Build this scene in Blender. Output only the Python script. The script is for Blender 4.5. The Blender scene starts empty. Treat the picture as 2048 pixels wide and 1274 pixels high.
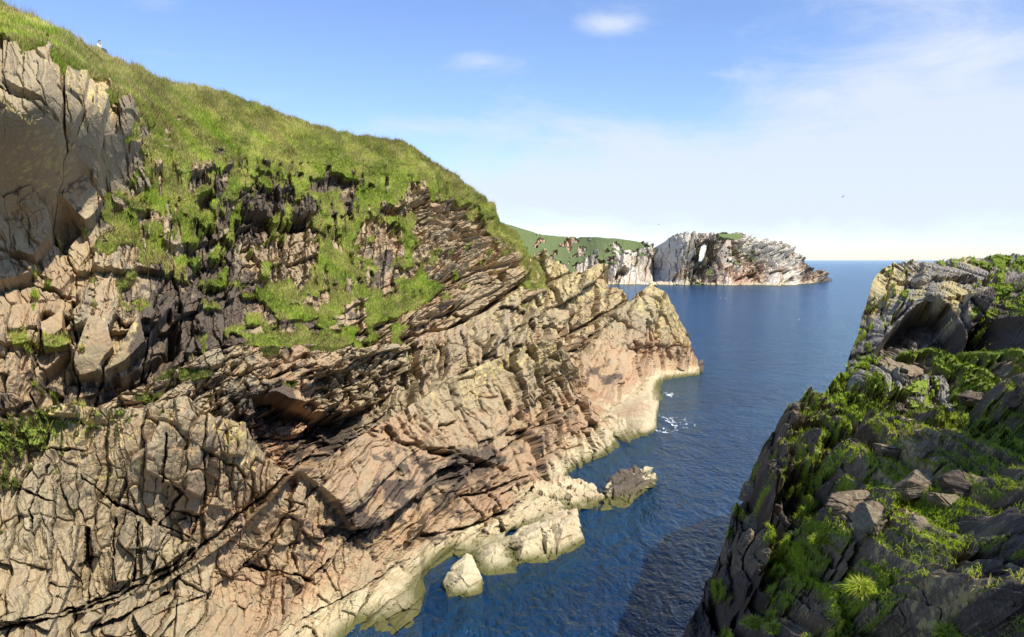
import bpy, bmesh, math, random
import numpy as np
from mathutils import Vector, Matrix
random.seed(7)
RNG = np.random.default_rng(11)
F = 1607.0; H = 20.0; HOR = 520.0          # focal length in photo pixels, eye height, horizon row
STEP = 1.6
SUN = Vector((0.54, -0.60, 1.0)).normalized()
SC = bpy.context.scene
COL = SC.collection

# ---------------------------------------------------------------- helpers
def P(px, py, D):
    return np.stack([(px-1024.)/F*D, D+0*px, H+(HOR-py)/F*D], -1)

def sea_d(py):                                  # distance of a point of the water line
    return F*H/(py-HOR)

def smooth(a, b, x):
    t = np.clip((x-a)/(b-a), 0, 1); return t*t*(3-2*t)

def hsh(i, j, s):
    n = (i.astype(np.int64)*374761393 + j.astype(np.int64)*668265263 + int(s)*2147483647 + 12345) & 0xffffffff
    n = ((n ^ (n >> 13))*1274126177) & 0xffffffff
    n = ((n ^ (n >> 16))*2246822519) & 0xffffffff
    n = n ^ (n >> 15)
    return (n & 0xffffff)/float(0x1000000)

def vnoise(x, y, s=0):
    i = np.floor(x); j = np.floor(y); fx = x-i; fy = y-j
    fx = fx*fx*(3-2*fx); fy = fy*fy*(3-2*fy)
    a = hsh(i, j, s); b = hsh(i+1, j, s); c = hsh(i, j+1, s); d = hsh(i+1, j+1, s)
    return (a*(1-fx)+b*fx)*(1-fy)+(c*(1-fx)+d*fx)*fy

def fbm(x, y, s=0, o=4):
    r = 0; a = .5; t = 0
    for k in range(o):
        r = r+a*vnoise(x*2**k+k*17.3, y*2**k-k*9.1, s+k); t += a; a *= .5
    return r/t*2-1

def blocks(a, b, s=0, jit=.85, rect=.55):
    """jittered cells: returns per cell random values, the place in the cell and the distance to its edge"""
    ia = np.floor(a); ib = np.floor(b)
    best = np.full(a.shape, 9e9); sec = best.copy()
    ci = ia.copy(); cj = ib.copy(); da = a*0; db = a*0
    for di in (-1, 0, 1):
        for dj in (-1, 0, 1):
            i = ia+di; j = ib+dj
            x = a-(i+.5+jit*(hsh(i, j, s)-.5)); y = b-(j+.5+jit*(hsh(i, j, s+1)-.5))
            d = rect*np.maximum(abs(x), abs(y))+(1-rect)*np.sqrt(x*x+y*y)
            m = d < best
            sec = np.where(m, best, np.minimum(sec, d))
            best = np.where(m, d, best)
            ci = np.where(m, i, ci); cj = np.where(m, j, cj); da = np.where(m, x, da); db = np.where(m, y, db)
    return hsh(ci, cj, s+2), hsh(ci, cj, s+3)*2-1, hsh(ci, cj, s+4)*2-1, da, db, sec-best

def cut1(x, key, s, jit=.8):
    """irregular cuts along one axis: cell index, place from -.5 to .5, distance to the cut"""
    k = np.floor(x)
    def pos(q): return q+jit*(hsh(q, key, s)-.5)
    lo = pos(k); idx = np.where(x < lo, k-1, k); idx = np.where(x >= pos(k+1), k+1, idx)
    a = pos(idx); b = pos(idx+1)
    return idx, (x-a)/(b-a)-.5, np.minimum(x-a, b-x)

def bricks(a, b, s=0):
    """slabs between parallel joints, each slab broken across at its own places"""
    j, pb, eb = cut1(b, b*0, s)
    i, pa, ea = cut1(a*(.6+.9*hsh(j, j*0, s+5))+hsh(j, j*0, s+6)*9, j, s+7)
    h = .6*hsh(j, j*0, s+2)+.4*hsh(i, j, s+8)
    t2 = .65*(hsh(j, j*0, s+4)*2-1)+.35*(hsh(i, j, s+9)*2-1)
    return h, hsh(i, j, s+3)*2-1, t2, pa, pb, np.minimum(eb, ea*1.2+.02)

def rbf(ctrl, px, py):
    c = np.array(ctrl, float); n = len(c)
    X = c[:, :2]/1000.
    def phi(r): return np.where(r > 0, r*r*np.log(r+1e-9), 0)
    K = phi(np.linalg.norm(X[:, None]-X[None], axis=-1))+np.eye(n)*1e-4
    Q = np.c_[np.ones(n), X]
    A = np.block([[K, Q], [Q.T, np.zeros((3, 3))]])
    w = np.linalg.solve(A, np.r_[c[:, 2], 0, 0, 0])
    x = px/1000.; y = py/1000.
    out = w[n]+w[n+1]*x+w[n+2]*y
    for k in range(n):
        out = out+w[k]*phi(np.hypot(x-X[k, 0], y-X[k, 1]))
    return out

def seg_dist(px, py, pts):
    d = np.full(px.shape, 1e9)
    for (x0, y0), (x1, y1) in zip(pts[:-1], pts[1:]):
        ex, ey = x1-x0, y1-y0; L = ex*ex+ey*ey+1e-9
        t = np.clip(((px-x0)*ex+(py-y0)*ey)/L, 0, 1)
        d = np.minimum(d, np.hypot(px-x0-t*ex, py-y0-t*ey))
    return d

def poly_sd(px, py, pts):                       # > 0 inside
    inside = np.zeros(px.shape, bool)
    for (x0, y0), (x1, y1) in zip(pts, pts[1:]+pts[:1]):
        c = ((y0 > py) != (y1 > py))
        with np.errstate(all='ignore'):
            xx = (x1-x0)*(py-y0)/((y1-y0) if y1 != y0 else 1e-9)+x0
        inside ^= c & (px < xx)
    d = seg_dist(px, py, pts+pts[:1])
    return np.where(inside, d, -d)

def local(px, py, pts, pad):
    a = np.array(pts); return (px > a[:, 0].min()-pad) & (px < a[:, 0].max()+pad) & (py > a[:, 1].min()-pad) & (py < a[:, 1].max()+pad)

def curve(pts):
    a = np.array(pts, float); return lambda x: np.interp(x, a[:, 0], a[:, 1])

# ---------------------------------------------------------------- tagging
def tag(o, label=None, cat=None, group=None, kind=None):
    if label: o['label'] = label
    if cat: o['category'] = cat
    if group: o['group'] = group
    if kind: o['kind'] = kind
    return o

def raw_mesh(name, V, Fc, mat, cols=None, smooth_shade=False, parent=None):
    me = bpy.data.meshes.new(name)
    V = np.ascontiguousarray(V, dtype=np.float32); Fc = np.ascontiguousarray(Fc, dtype=np.int32)
    k = Fc.shape[1]
    me.vertices.add(len(V)); me.vertices.foreach_set('co', V.ravel())
    me.loops.add(Fc.size); me.loops.foreach_set('vertex_index', Fc.ravel())
    me.polygons.add(len(Fc))
    me.polygons.foreach_set('loop_start', np.arange(0, Fc.size, k, dtype=np.int32))
    me.polygons.foreach_set('use_smooth', np.full(len(Fc), smooth_shade))
    me.update(calc_edges=True)
    if cols:
        for nm, arr in cols.items():
            at = me.color_attributes.new(nm, 'FLOAT_COLOR', 'POINT')
            at.data.foreach_set('color', np.ascontiguousarray(arr, dtype=np.float32).ravel())
    me.materials.append(mat)
    o = bpy.data.objects.new(name, me); COL.objects.link(o)
    if parent: o.parent = parent
    return o

# ---------------------------------------------------------------- materials
class N:
    def __init__(s, name):
        s.m = bpy.data.materials.new(name); s.m.use_nodes = True
        s.t = s.m.node_tree; s.n = s.t.nodes; s.l = s.t.links
        s.b = s.n['Principled BSDF']; s.out = s.n['Material Output']
    def new(s, t, **k):
        n = s.n.new(t)
        for a, v in k.items(): setattr(n, a, v)
        return n
    def put(s, sock, v):
        if hasattr(v, 'is_output') or isinstance(v, bpy.types.NodeSocket): s.l.new(v, sock)
        else: sock.default_value = (*v, 1) if isinstance(v, tuple) and len(v) == 3 and sock.type == 'RGBA' else v
    def coord(s, scale=(1, 1, 1), rot=(0, 0, 0)):
        g = s.new('ShaderNodeNewGeometry'); mp = s.new('ShaderNodeMapping')
        s.l.new(g.outputs['Position'], mp.inputs['Vector']); mp.inputs['Scale'].default_value = scale; mp.inputs['Rotation'].default_value = rot
        return mp.outputs[0]
    def noise(s, scale, detail=4, rough=.55, vec=None, dist=0):
        n = s.new('ShaderNodeTexNoise'); s.put(n.inputs['Scale'], scale); s.put(n.inputs['Detail'], float(detail)); s.put(n.inputs['Roughness'], rough); s.put(n.inputs['Distortion'], dist)
        s.l.new(vec if vec else s.coord(), n.inputs['Vector']); return n.outputs['Fac']
    def voro(s, scale, vec=None, feat='F1'):
        n = s.new('ShaderNodeTexVoronoi', feature=feat); s.put(n.inputs['Scale'], scale)
        s.l.new(vec if vec else s.coord(), n.inputs['Vector']); return n
    def ramp(s, v, lo, hi, a=0., b=1.):
        n = s.new('ShaderNodeMapRange', interpolation_type='SMOOTHSTEP'); s.put(n.inputs[0], v); s.put(n.inputs[1], lo); s.put(n.inputs[2], hi); s.put(n.inputs[3], a); s.put(n.inputs[4], b)
        return n.outputs[0]
    def math(s, op, a, b=0.):
        n = s.new('ShaderNodeMath', operation=op); s.put(n.inputs[0], a); s.put(n.inputs[1], b); return n.outputs[0]
    def mix(s, f, a, b, mode='MIX'):
        n = s.new('ShaderNodeMix', data_type='RGBA', blend_type=mode); s.put(n.inputs[0], f); s.put(n.inputs[6], a); s.put(n.inputs[7], b); return n.outputs[2]
    def bump(s, h, st, dist, nrm=None):
        n = s.new('ShaderNodeBump'); s.put(n.inputs['Height'], h); s.put(n.inputs['Strength'], st); s.put(n.inputs['Distance'], dist)
        if nrm: s.l.new(nrm, n.inputs['Normal'])
        return n.outputs[0]

def rock_mat(name, base, alt, pink, scale=1., tidal=True, crackd=1., lich_c=(.60, .43, .08), lich2=(.50, .44, .22), speck=.25, turf=((.10, .14, .018), (.20, .25, .035))):
    k = N(name)
    att = k.new('ShaderNodeVertexColor', layer_name='mask'); sep = k.new('ShaderNodeSeparateColor'); k.l.new(att.outputs[0], sep.inputs[0])
    grass, lich, dark, pk = sep.outputs[0], sep.outputs[1], sep.outputs[2], att.outputs['Alpha']
    big = k.noise(.22*scale, 5, .6); med = k.noise(1.3*scale, 6, .65, dist=.6); fine = k.noise(9*scale, 6, .7)
    cell = k.new('ShaderNodeVertexColor', layer_name='cell'); cs = k.new('ShaderNodeSeparateColor'); k.l.new(cell.outputs[0], cs.inputs[0])
    c = k.mix(k.ramp(big, .35, .65), base, alt)
    pf = k.math('ADD', k.math('MULTIPLY', pk, 1.0), k.math('MULTIPLY', k.ramp(med, .5, .72), .22))
    c = k.mix(k.math('MINIMUM', pf, 1.), c, pink)
    c = k.mix(k.ramp(cs.outputs[0], 0, 1, .0, .5), c, k.mix(.5, c, (.40, .36, .23)))
    c = k.mix(k.ramp(cs.outputs[1], .4, 1, 0, .26), c, (.17, .125, .10))
    # weather stains running down the face
    st = k.noise(1.0, 6, .7, k.coord((2.2*scale, 2.2*scale, .35*scale)))
    c = k.mix(k.ramp(st, .56, .78, 0, .42), c, (.13, .10, .085))
    c = k.mix(k.ramp(fine, .3, .7, 0, speck), c, k.mix(1., c, (.45, .43, .40), 'MULTIPLY'))
    vs = k.noise(26*scale, 3, .8)
    c = k.mix(k.ramp(vs, .60, .72, 0, speck*1.3), c, (.05, .05, .045))
    if 1:
        c = k.mix(k.ramp(k.noise(5.5*scale, 4, .75), .52, .62, 0, speck*1.1), c, (.30, .255, .18) if speck > .4 else (.46, .42, .33))
        c = k.mix(k.ramp(k.noise(7.5*scale, 4, .75), .54, .64, 0, speck*1.1), c, (.035, .03, .025) if speck > .4 else (.14, .12, .095))
    # lichen
    ln = k.noise(2.2*scale, 7, .72)
    lf = k.ramp(k.math('ADD', k.math('MULTIPLY', lich, .34 if name == 'cliff_rock' else .42), ln), .80, .90)
    c = k.mix(k.math('MULTIPLY', lf, .68), c, k.mix(k.ramp(fine, .35, .6), lich_c, lich2))
    # black stained rock, and shade painted in through the dark channel
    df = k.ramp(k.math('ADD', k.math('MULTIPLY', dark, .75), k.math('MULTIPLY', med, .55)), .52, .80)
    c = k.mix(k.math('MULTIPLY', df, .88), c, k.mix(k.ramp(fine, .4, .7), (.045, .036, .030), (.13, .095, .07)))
    if tidal:
        g = k.new('ShaderNodeNewGeometry'); sx = k.new('ShaderNodeSeparateXYZ'); k.l.new(g.outputs['Position'], sx.inputs[0])
        zz = k.math('ADD', sx.outputs[2], k.math('MULTIPLY', k.math('SUBTRACT', k.noise(.35, 4, .6), .5), 3.2))
        c = k.mix(k.math('MULTIPLY', k.math('MULTIPLY', k.ramp(zz, .9, 1.9, 1., 0.), .68), k.math('SUBTRACT', 1., df)), c, k.mix(k.ramp(med, .35, .7), (.56, .50, .33), (.40, .33, .18)))
        c = k.mix(k.ramp(k.math('ADD', sx.outputs[2], k.math('MULTIPLY', fine, .5)), .35, .95, 1., 0.), c, (.10, .095, .03))
        c = k.mix(k.ramp(sx.outputs[2], -2.5, -.1, 1., 0.), c, (.05, .09, .02))
    # soil and turf
    gn = k.noise(3.5*scale, 5, .7)
    gc = k.mix(k.ramp(gn, .35, .65), turf[0], turf[1])
    gc = k.mix(k.ramp(k.noise(1.1*scale, 5, .65), .52, .68, 0, .7), gc, (.11, .085, .04))
    c = k.mix(k.ramp(grass, .35, .6), c, gc)
    k.put(k.b.inputs['Base Color'], c); k.put(k.b.inputs['Roughness'], .88); k.put(k.b.inputs['Specular IOR Level'], .25)
    v = k.voro(1.5*scale, k.coord((1, 1, .45), (.3, .5, .2)), 'DISTANCE_TO_EDGE')
    cr = k.ramp(v.outputs['Distance'], 0., .05)
    crn = k.ramp(k.noise(.9*scale, 3, .5), .45, .6)
    h = k.math('ADD', k.math('MULTIPLY', k.math('MULTIPLY', k.math('SUBTRACT', cr, 1.), crn), .12*crackd), k.math('MULTIPLY', fine, .40))
    h = k.math('ADD', h, k.math('MULTIPLY', med, .8))
    k.put(k.b.inputs['Normal'], k.bump(h, .55, .22/scale))
    return k.m

def simple(name, col, rough=.7, spec=.3):
    k = N(name); f = k.noise(12, 4, .6)
    k.put(k.b.inputs['Base Color'], k.mix(k.ramp(f, .3, .7, 0, .3), col, tuple(x*.7 for x in col)))
    k.put(k.b.inputs['Roughness'], rough); k.put(k.b.inputs['Specular IOR Level'], spec)
    return k.m

def blade_mat(name):
    k = N(name); a = k.new('ShaderNodeVertexColor', layer_name='tint')
    k.put(k.b.inputs['Base Color'], a.outputs[0]); k.put(k.b.inputs['Roughness'], .6); k.put(k.b.inputs['Specular IOR Level'], .25)
    tr = k.new('ShaderNodeBsdfTranslucent'); k.l.new(a.outputs[0], tr.inputs[0])
    mx = k.new('ShaderNodeMixShader'); mx.inputs[0].default_value = .45
    k.l.new(k.b.outputs[0], mx.inputs[1]); k.l.new(tr.outputs[0], mx.inputs[2]); k.l.new(mx.outputs[0], k.out.inputs[0])
    return k.m

M_LEFT = rock_mat('cliff_rock', (.37, .275, .155), (.31, .25, .145), (.41, .245, .130))
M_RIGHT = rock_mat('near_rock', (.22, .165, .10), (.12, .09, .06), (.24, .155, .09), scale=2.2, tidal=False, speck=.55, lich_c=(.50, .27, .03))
M_FAR = rock_mat('far_rock', (.56, .49, .40), (.40, .36, .28), (.48, .31, .21), scale=.3, crackd=.6, speck=.18, turf=((.085, .115, .04), (.13, .165, .06)), lich_c=(.76, .73, .66), lich2=(.62, .58, .50))
M_PALE = rock_mat('tide_rock', (.52, .45, .30), (.44, .36, .23), (.46, .28, .17))
M_BLADE = blade_mat('grass_blades')

# ---------------------------------------------------------------- relief sheets
class Sheet:
    """a rock face given by outlines at their own distances; carries its relief"""
    def __init__(s, u0, u1, a, b, nrow, ctrl, transposed=False, step=STEP, seed=0, edge=3., ext=(0, 0), tfun=None):
        u = np.concatenate([np.arange(u0-ext[0], u0, 5.), np.arange(u0, u1+step, step), np.arange(u1+step+5., u1+ext[1], 5.)]); t = np.linspace(0, 1, nrow)
        if tfun: t = tfun(t)
        U, T = np.meshgrid(u, t)
        A = a(U); B = b(U)
        rough = fbm(U/22., U*0+seed, seed, 5)*edge
        A = A+rough
        W = A+(B-A)*T
        s.px, s.py = (W, U) if transposed else (U, W)
        s.tr = transposed; s.shape = U.shape; s.T = T
        s.D = rbf(ctrl, s.px, s.py)
        s.D0 = s.D.copy()
        s.off = np.zeros(s.shape)         # relief toward the viewer's side, metres
        sc = 1.
        s.wx = s.px+4*fbm(s.px/30., s.py/30., seed+5, 4)*sc; s.wy = s.py+4*fbm(s.px/30.+50, s.py/30., seed+6, 4)*sc
        s.calm = np.ones(s.shape)
        s.mask = np.zeros(s.shape+(4,)); s.cell = np.zeros(s.shape+(4,)); s.cell[..., 3] = 1
        s.seed = seed
        s.base = P(s.px, s.py, s.D)
    def Dmean(s):
        return (s.D0.mean()*2+s.D0)/3.
    def facet(s, pts, d, tx=0., ty=0., feather=2., calm=.7):
        """a flat slab: d metres forward, tilted tx / ty metres per 100 px"""
        m = local(s.px, s.py, pts, 12)
        if not m.any(): return
        x = s.wx[m]; y = s.wy[m]; sd = poly_sd(x, y, pts)
        w = smooth(-feather*.5, feather*.5, sd)
        c = np.array(pts).mean(0)
        plane = d+tx*(x-c[0])/100.+ty*(y-c[1])/100.
        s.off[m] = s.off[m]*(1-w)+plane*w
        s.calm[m] = s.calm[m]*(1-w)+calm*w
    def push(s, pts, d, feather=6.):
        m = local(s.px, s.py, pts, feather*2+12)
        if not m.any(): return
        w = smooth(-feather, feather, poly_sd(s.wx[m], s.wy[m], pts)); s.off[m] += d*w
    def crack(s, pts, w, d):
        m = local(s.px, s.py, pts, w*2+14)
        if not m.any(): return
        x = s.wx[m]+7*fbm(s.px[m]/45., s.py[m]/45., 311, 3)+2.5*fbm(s.px[m]/7., s.py[m]/7., 312, 3); y = s.wy[m]+7*fbm(s.px[m]/45.+30, s.py[m]/45., 313, 3)+2.5*fbm(s.px[m]/7., s.py[m]/7.+30, 314, 3)
        q = seg_dist(x, y, pts)
        v = smooth(-.55, .35, fbm(s.px[m]/26., s.py[m]/26., int(pts[0][0]) % 97, 3)); ww = w*(.25+.85*v)
        s.off[m] -= d*(.35+.75*v)*smooth(ww, ww*.3, q)
    def step(s, pts, w, d):
        """ledge: everything within w px below the line sinks back by d, fading out"""
        m = local(s.px, s.py, pts, w+14)
        if not m.any(): return
        a = np.array(pts); o = np.argsort(a[:, 0]); yl = np.interp(s.wx[m], a[o, 0], a[o, 1]); q = s.wy[m]-yl
        inx = smooth(a[:, 0].min()-4, a[:, 0].min()+4, s.wx[m])*smooth(a[:, 0].max()+4, a[:, 0].max()-4, s.wx[m])
        s.off[m] -= d*inx*smooth(-1.5, 1.5, q)*smooth(w, w*.25, q)
    def pattern(s, ang, la, lb, amp, seed, sel=None, tilt=1., crackw=.06, crackd=.5, warp=.35, rect=.55, levels=3, stair=0., soft=False, rub=.22):
        """jointed blocks: la long, lb across (metres), running at ang degrees"""
        sel = np.ones(s.shape) if sel is None else sel
        m = sel > .001
        cs = sel.sum(0)+1e-6; ucol = (s.py if s.tr else s.px)[0]
        if s.tr: Xg, Zg = s.px*s.Dmean()/F, -s.py*s.Dmean()/F
        else:
            Dm = np.where(cs > 1, (s.D0*sel).sum(0)/cs, np.nan); ok = ~np.isnan(Dm); Dm = np.interp(ucol, ucol[ok], Dm[ok])
            kk = 41; Dm = np.convolve(np.pad(Dm, kk//2, mode='edge'), np.ones(kk)/kk, 'valid')
            pm = (s.py*sel).sum()/sel.sum()
            Xg = np.broadcast_to(np.cumsum(Dm/F*np.gradient(ucol)), s.shape); Zg = -(s.py-pm)*Dm/F
        X = Xg[m]; Z = Zg[m]
        c, sn = math.cos(math.radians(ang)), math.sin(math.radians(ang))
        X = X+fbm(X/(lb*5), Z/(lb*5), seed+40, 3)*warp*lb*2; Z = Z+fbm(X/(lb*5)+9, Z/(lb*5), seed+41, 3)*warp*lb*2
        jx = fbm(X*2.2/lb, Z*2.2/lb, seed+42, 3)*.16*lb; jz = fbm(X*2.2/lb+5, Z*2.2/lb, seed+43, 3)*.16*lb
        X = X+jx; Z = Z+jz
        a = X*c+Z*sn; b = -X*sn+Z*c
        a0, b0 = a, b
        tot = np.zeros(a.shape); f = 1.; am = amp
        for l in range(levels):
            if l % 2 == 0 and not soft: r, t1, t2, da, db, e = bricks(a/(la*f), b/(lb*f), seed+l*10)
            else: r, t1, t2, da, db, e = blocks(a/(la*f), b/(lb*f), seed+l*10, rect=.1 if soft else .5)
            var = 1. if l == 0 else .25+1.5*smooth(-.45, .45, fbm(a/(la*2.), b/(lb*3.5), seed+90, 2))
            if l: r = .5+(r-.5)*np.minimum(var, 1); e = e+.5*crackw*(var < .6)
            tot += am*var*((r-.5)*1.2+tilt*(t1*da*.9+t2*db*1.1))
            if l == 0: tot -= am*stair*db
            open_ = smooth(-.1, .35, fbm(a/(la*f*2.2), b/(lb*f*3), seed+80+l, 2))
            tot -= am*crackd*smooth(crackw*(1+.5*l), 0, e)*(.25+.9*open_)*(1 if l == 0 else .75)
            if l == 0: cr = cg = r
            if l == 1: cg = r
            f *= .42; am *= .46*(.45+1.25*smooth(-.5, .5, fbm(a/(la*2.5), b/(lb*4), seed+90+l, 2))).mean() if False else .46; a = a+3.7; b = b+1.3
            if l == 0: a, b = a*.97+b*.24, b*.97-a*.24
        rg = 1-2*abs(fbm(a0*1.6/la, b0*1.8/lb, seed+70, 5)); rg2 = fbm(a0*4/la, b0*5/lb, seed+71, 4)
        tot += amp*rub*((rg-.5)*1.1+rg2*.8)
        s.off[m] += tot*s.calm[m]*sel[m]*(.3+.7*smooth(-.5, 4., s.base[..., 2][m]))
        for q, v in ((0, cr), (1, cg)):
            ch = s.cell[..., q]; ch[m] = ch[m]*(1-sel[m])+v*sel[m]
    def crag(s, size, amp, ang, seed, levels=4, stair=.5):
        """rounded weathered lumps with deep creases between them"""
        Dm = s.Dmean(); X = s.px*Dm/F; Z = -s.py*Dm/F
        X = X+fbm(X/size/1.6, Z/size/1.6, seed+1, 5)*size*.55; Z = Z+fbm(X/size/1.6+7, Z/size/1.6, seed+2, 5)*size*.55
        c, sn = math.cos(math.radians(ang)), math.sin(math.radians(ang)); a = (X*c+Z*sn)/size; b = (-X*sn+Z*c)/size*1.7
        f = 1.; am = amp; tot = 0
        for l in range(levels):
            r, t1, t2, da, db, e = blocks(a/f, b/f, seed+10*l, rect=.12)
            var = 1. if l == 0 else .3+1.4*smooth(-.4, .4, fbm(a, b, seed+5+l, 2))
            tot = tot+am*var*(1.1*(r-.5)-1.5*(da*da+db*db)+.8*(t1*da+t2*db)-(stair*db if l < 2 else 0)-.45*smooth(.10, 0, e))
            f *= .45; am *= .48
        tot = tot+amp*.35*fbm(a*3, b*3, seed+60, 6)
        s.off = s.off+tot*(.4+.6*s.calm)
    def blur(s, n, it=2):
        for _ in range(it):
            for ax in (0, 1):
                pad = [(n//2, n//2) if q == ax else (0, 0) for q in (0, 1)]
                c = np.cumsum(np.pad(s.off, pad, mode='edge'), ax); c = np.concatenate([np.zeros_like(c.take([0], ax)), c], ax)
                L_ = s.off.shape[ax]
                s.off = (c.take(range(n, n+L_), ax)-c.take(range(0, L_), ax))/n
    def fieldmask(s, ch, ctrl, nz=.5, sx=18., sy=18., seed=0, lo=.45, hi=.55):
        g = rbf_lin(ctrl, s.px, s.py)+nz*fbm(s.wx/sx, s.wy/sy, seed, 5)
        s.mask[..., ch] = np.maximum(s.mask[..., ch], smooth(lo, hi, g))
    def polymask(s, ch, pts, feather=8., nz=10., val=1., seed=0):
        m = local(s.px, s.py, pts, feather+nz+10)
        if not m.any(): return
        sd = poly_sd(s.wx[m], s.wy[m], pts)+nz*fbm(s.px[m]/14., s.py[m]/14., seed+77, 4)
        w = smooth(-feather, feather, sd)*abs(val)
        cur = s.mask[..., ch][m]
        s.mask[..., ch][m] = np.maximum(cur, w) if val > 0 else cur*(1-w)
    def build(s, name, mat, nvec, label, skirt='low', cat=None, kind='structure', fine=.05, grasslump=.35, gfreq=1., upness=None, gflat=.93):
        nv = Vector(nvec).normalized()
        B = s.base
        if upness:
            W_ = B+s.off[..., None]*np.array(nv)
            k = 3
            gu = np.zeros_like(W_); gv = np.zeros_like(W_)
            gu[:, k:-k] = W_[:, 2*k:]-W_[:, :-2*k]; gv[k:-k] = W_[2*k:]-W_[:-2*k]
            nn = np.cross(gu, gv); nn /= np.linalg.norm(nn, axis=-1)[..., None]+1e-9
            s.up = np.abs(nn[..., 2])*np.sign(-nn[..., 1]*nn[..., 2]+1e-9) if False else np.where(nn[..., 1] > 0, -nn[..., 2], nn[..., 2])
            s.mask[..., 0] *= smooth(upness[0], upness[1], s.up)
        X = B[..., 0]+.55*B[..., 1]; Z = B[..., 2]
        g = s.mask[..., 0]
        s.off = s.off+fine*fbm(X*3, Z*3, s.seed+3, 5)
        lump = (fbm(X/1.3*gfreq, Z/1.0*gfreq, s.seed+60, 4)*.9+abs(fbm(X/3*gfreq, Z/2.2*gfreq, s.seed+61, 3))*1.2)*grasslump+grasslump*.55
        off = s.off*(1-gflat*g)+g*lump
        V = B+off[..., None]*np.array(nv)[None, None]
        s.V = V; s.off2 = off
        ex = []
        top = V[0]
        cam = np.array([0, 0, H])
        if skirt == 'hill':
            ex = [top+np.array([0, 2.5, -.45]), top+np.array([0, 12, -2.5]), top+np.array([-4, 60, -9])]
        elif skirt == 'low':
            ex = [cam+(top-cam)*1.02+np.array([0, 0, -.4]), cam+(top-cam)*1.07+np.array([0, 0, -2.2]), cam+(top-cam)*1.16+np.array([0, 0, -9.])]
        elif skirt == 'bluff':
            ex = [top+np.array([0, 1.5, -.05]), top+np.array([0, 6, -.5]), top+np.array([0, 14, -6.])]
        elif skirt == 'bluff2':
            q = smooth(2300, 2400, s.px[0])[:, None]
            A_ = [top+np.array([0, 1.5, -.05]), top+np.array([0, 6, -.5]), top+np.array([0, 14, -6.])]
            B_ = [cam+(top-cam)*1.03+np.array([.6, 0, -.6]), cam+(top-cam)*1.12+np.array([2.5, 0, -4]), cam+(top-cam)*1.2+np.array([5, 0, -14.])]
            ex = [b_*(1-q)+a_*q for a_, b_ in zip(A_, B_)]
        elif skirt == 'side':
            ex = [cam+(top-cam)*1.03+np.array([.3, 0, -.5]), cam+(top-cam)*1.14+np.array([1.0, 0, -3]), cam+(top-cam)*1.3+np.array([2., 0, -12.]), cam+(top-cam)*1.4+np.array([3., 0, -24.])]
        full = np.concatenate([e[None] for e in ex[::-1]]+[V], 0)
        mk = np.concatenate([np.repeat(s.mask[:1], len(ex), 0), s.mask], 0); ck = np.concatenate([np.repeat(s.cell[:1], len(ex), 0), s.cell], 0)
        R, Cn = full.shape[:2]
        idx = np.arange(R*Cn).reshape(R, Cn)
        Fc = np.stack([idx[:-1, :-1], idx[1:, :-1], idx[1:, 1:], idx[:-1, 1:]], -1).reshape(-1, 4)
        if s.tr: Fc = Fc[:, ::-1]
        o = raw_mesh(name, full.reshape(-1, 3), Fc, mat, {'mask': mk.reshape(-1, 4), 'cell': ck.reshape(-1, 4)})
        tag(o, label, cat, None, kind)
        return o

def rbf_lin(ctrl, px, py):                    # inverse distance field, stays inside its values
    num = 0; den = 0
    for x, y, v in ctrl:
        w = 1./((px-x)**2+(py-y)**2+60.)**1.5
        num = num+w*v; den = den+w
    return num/den

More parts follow.
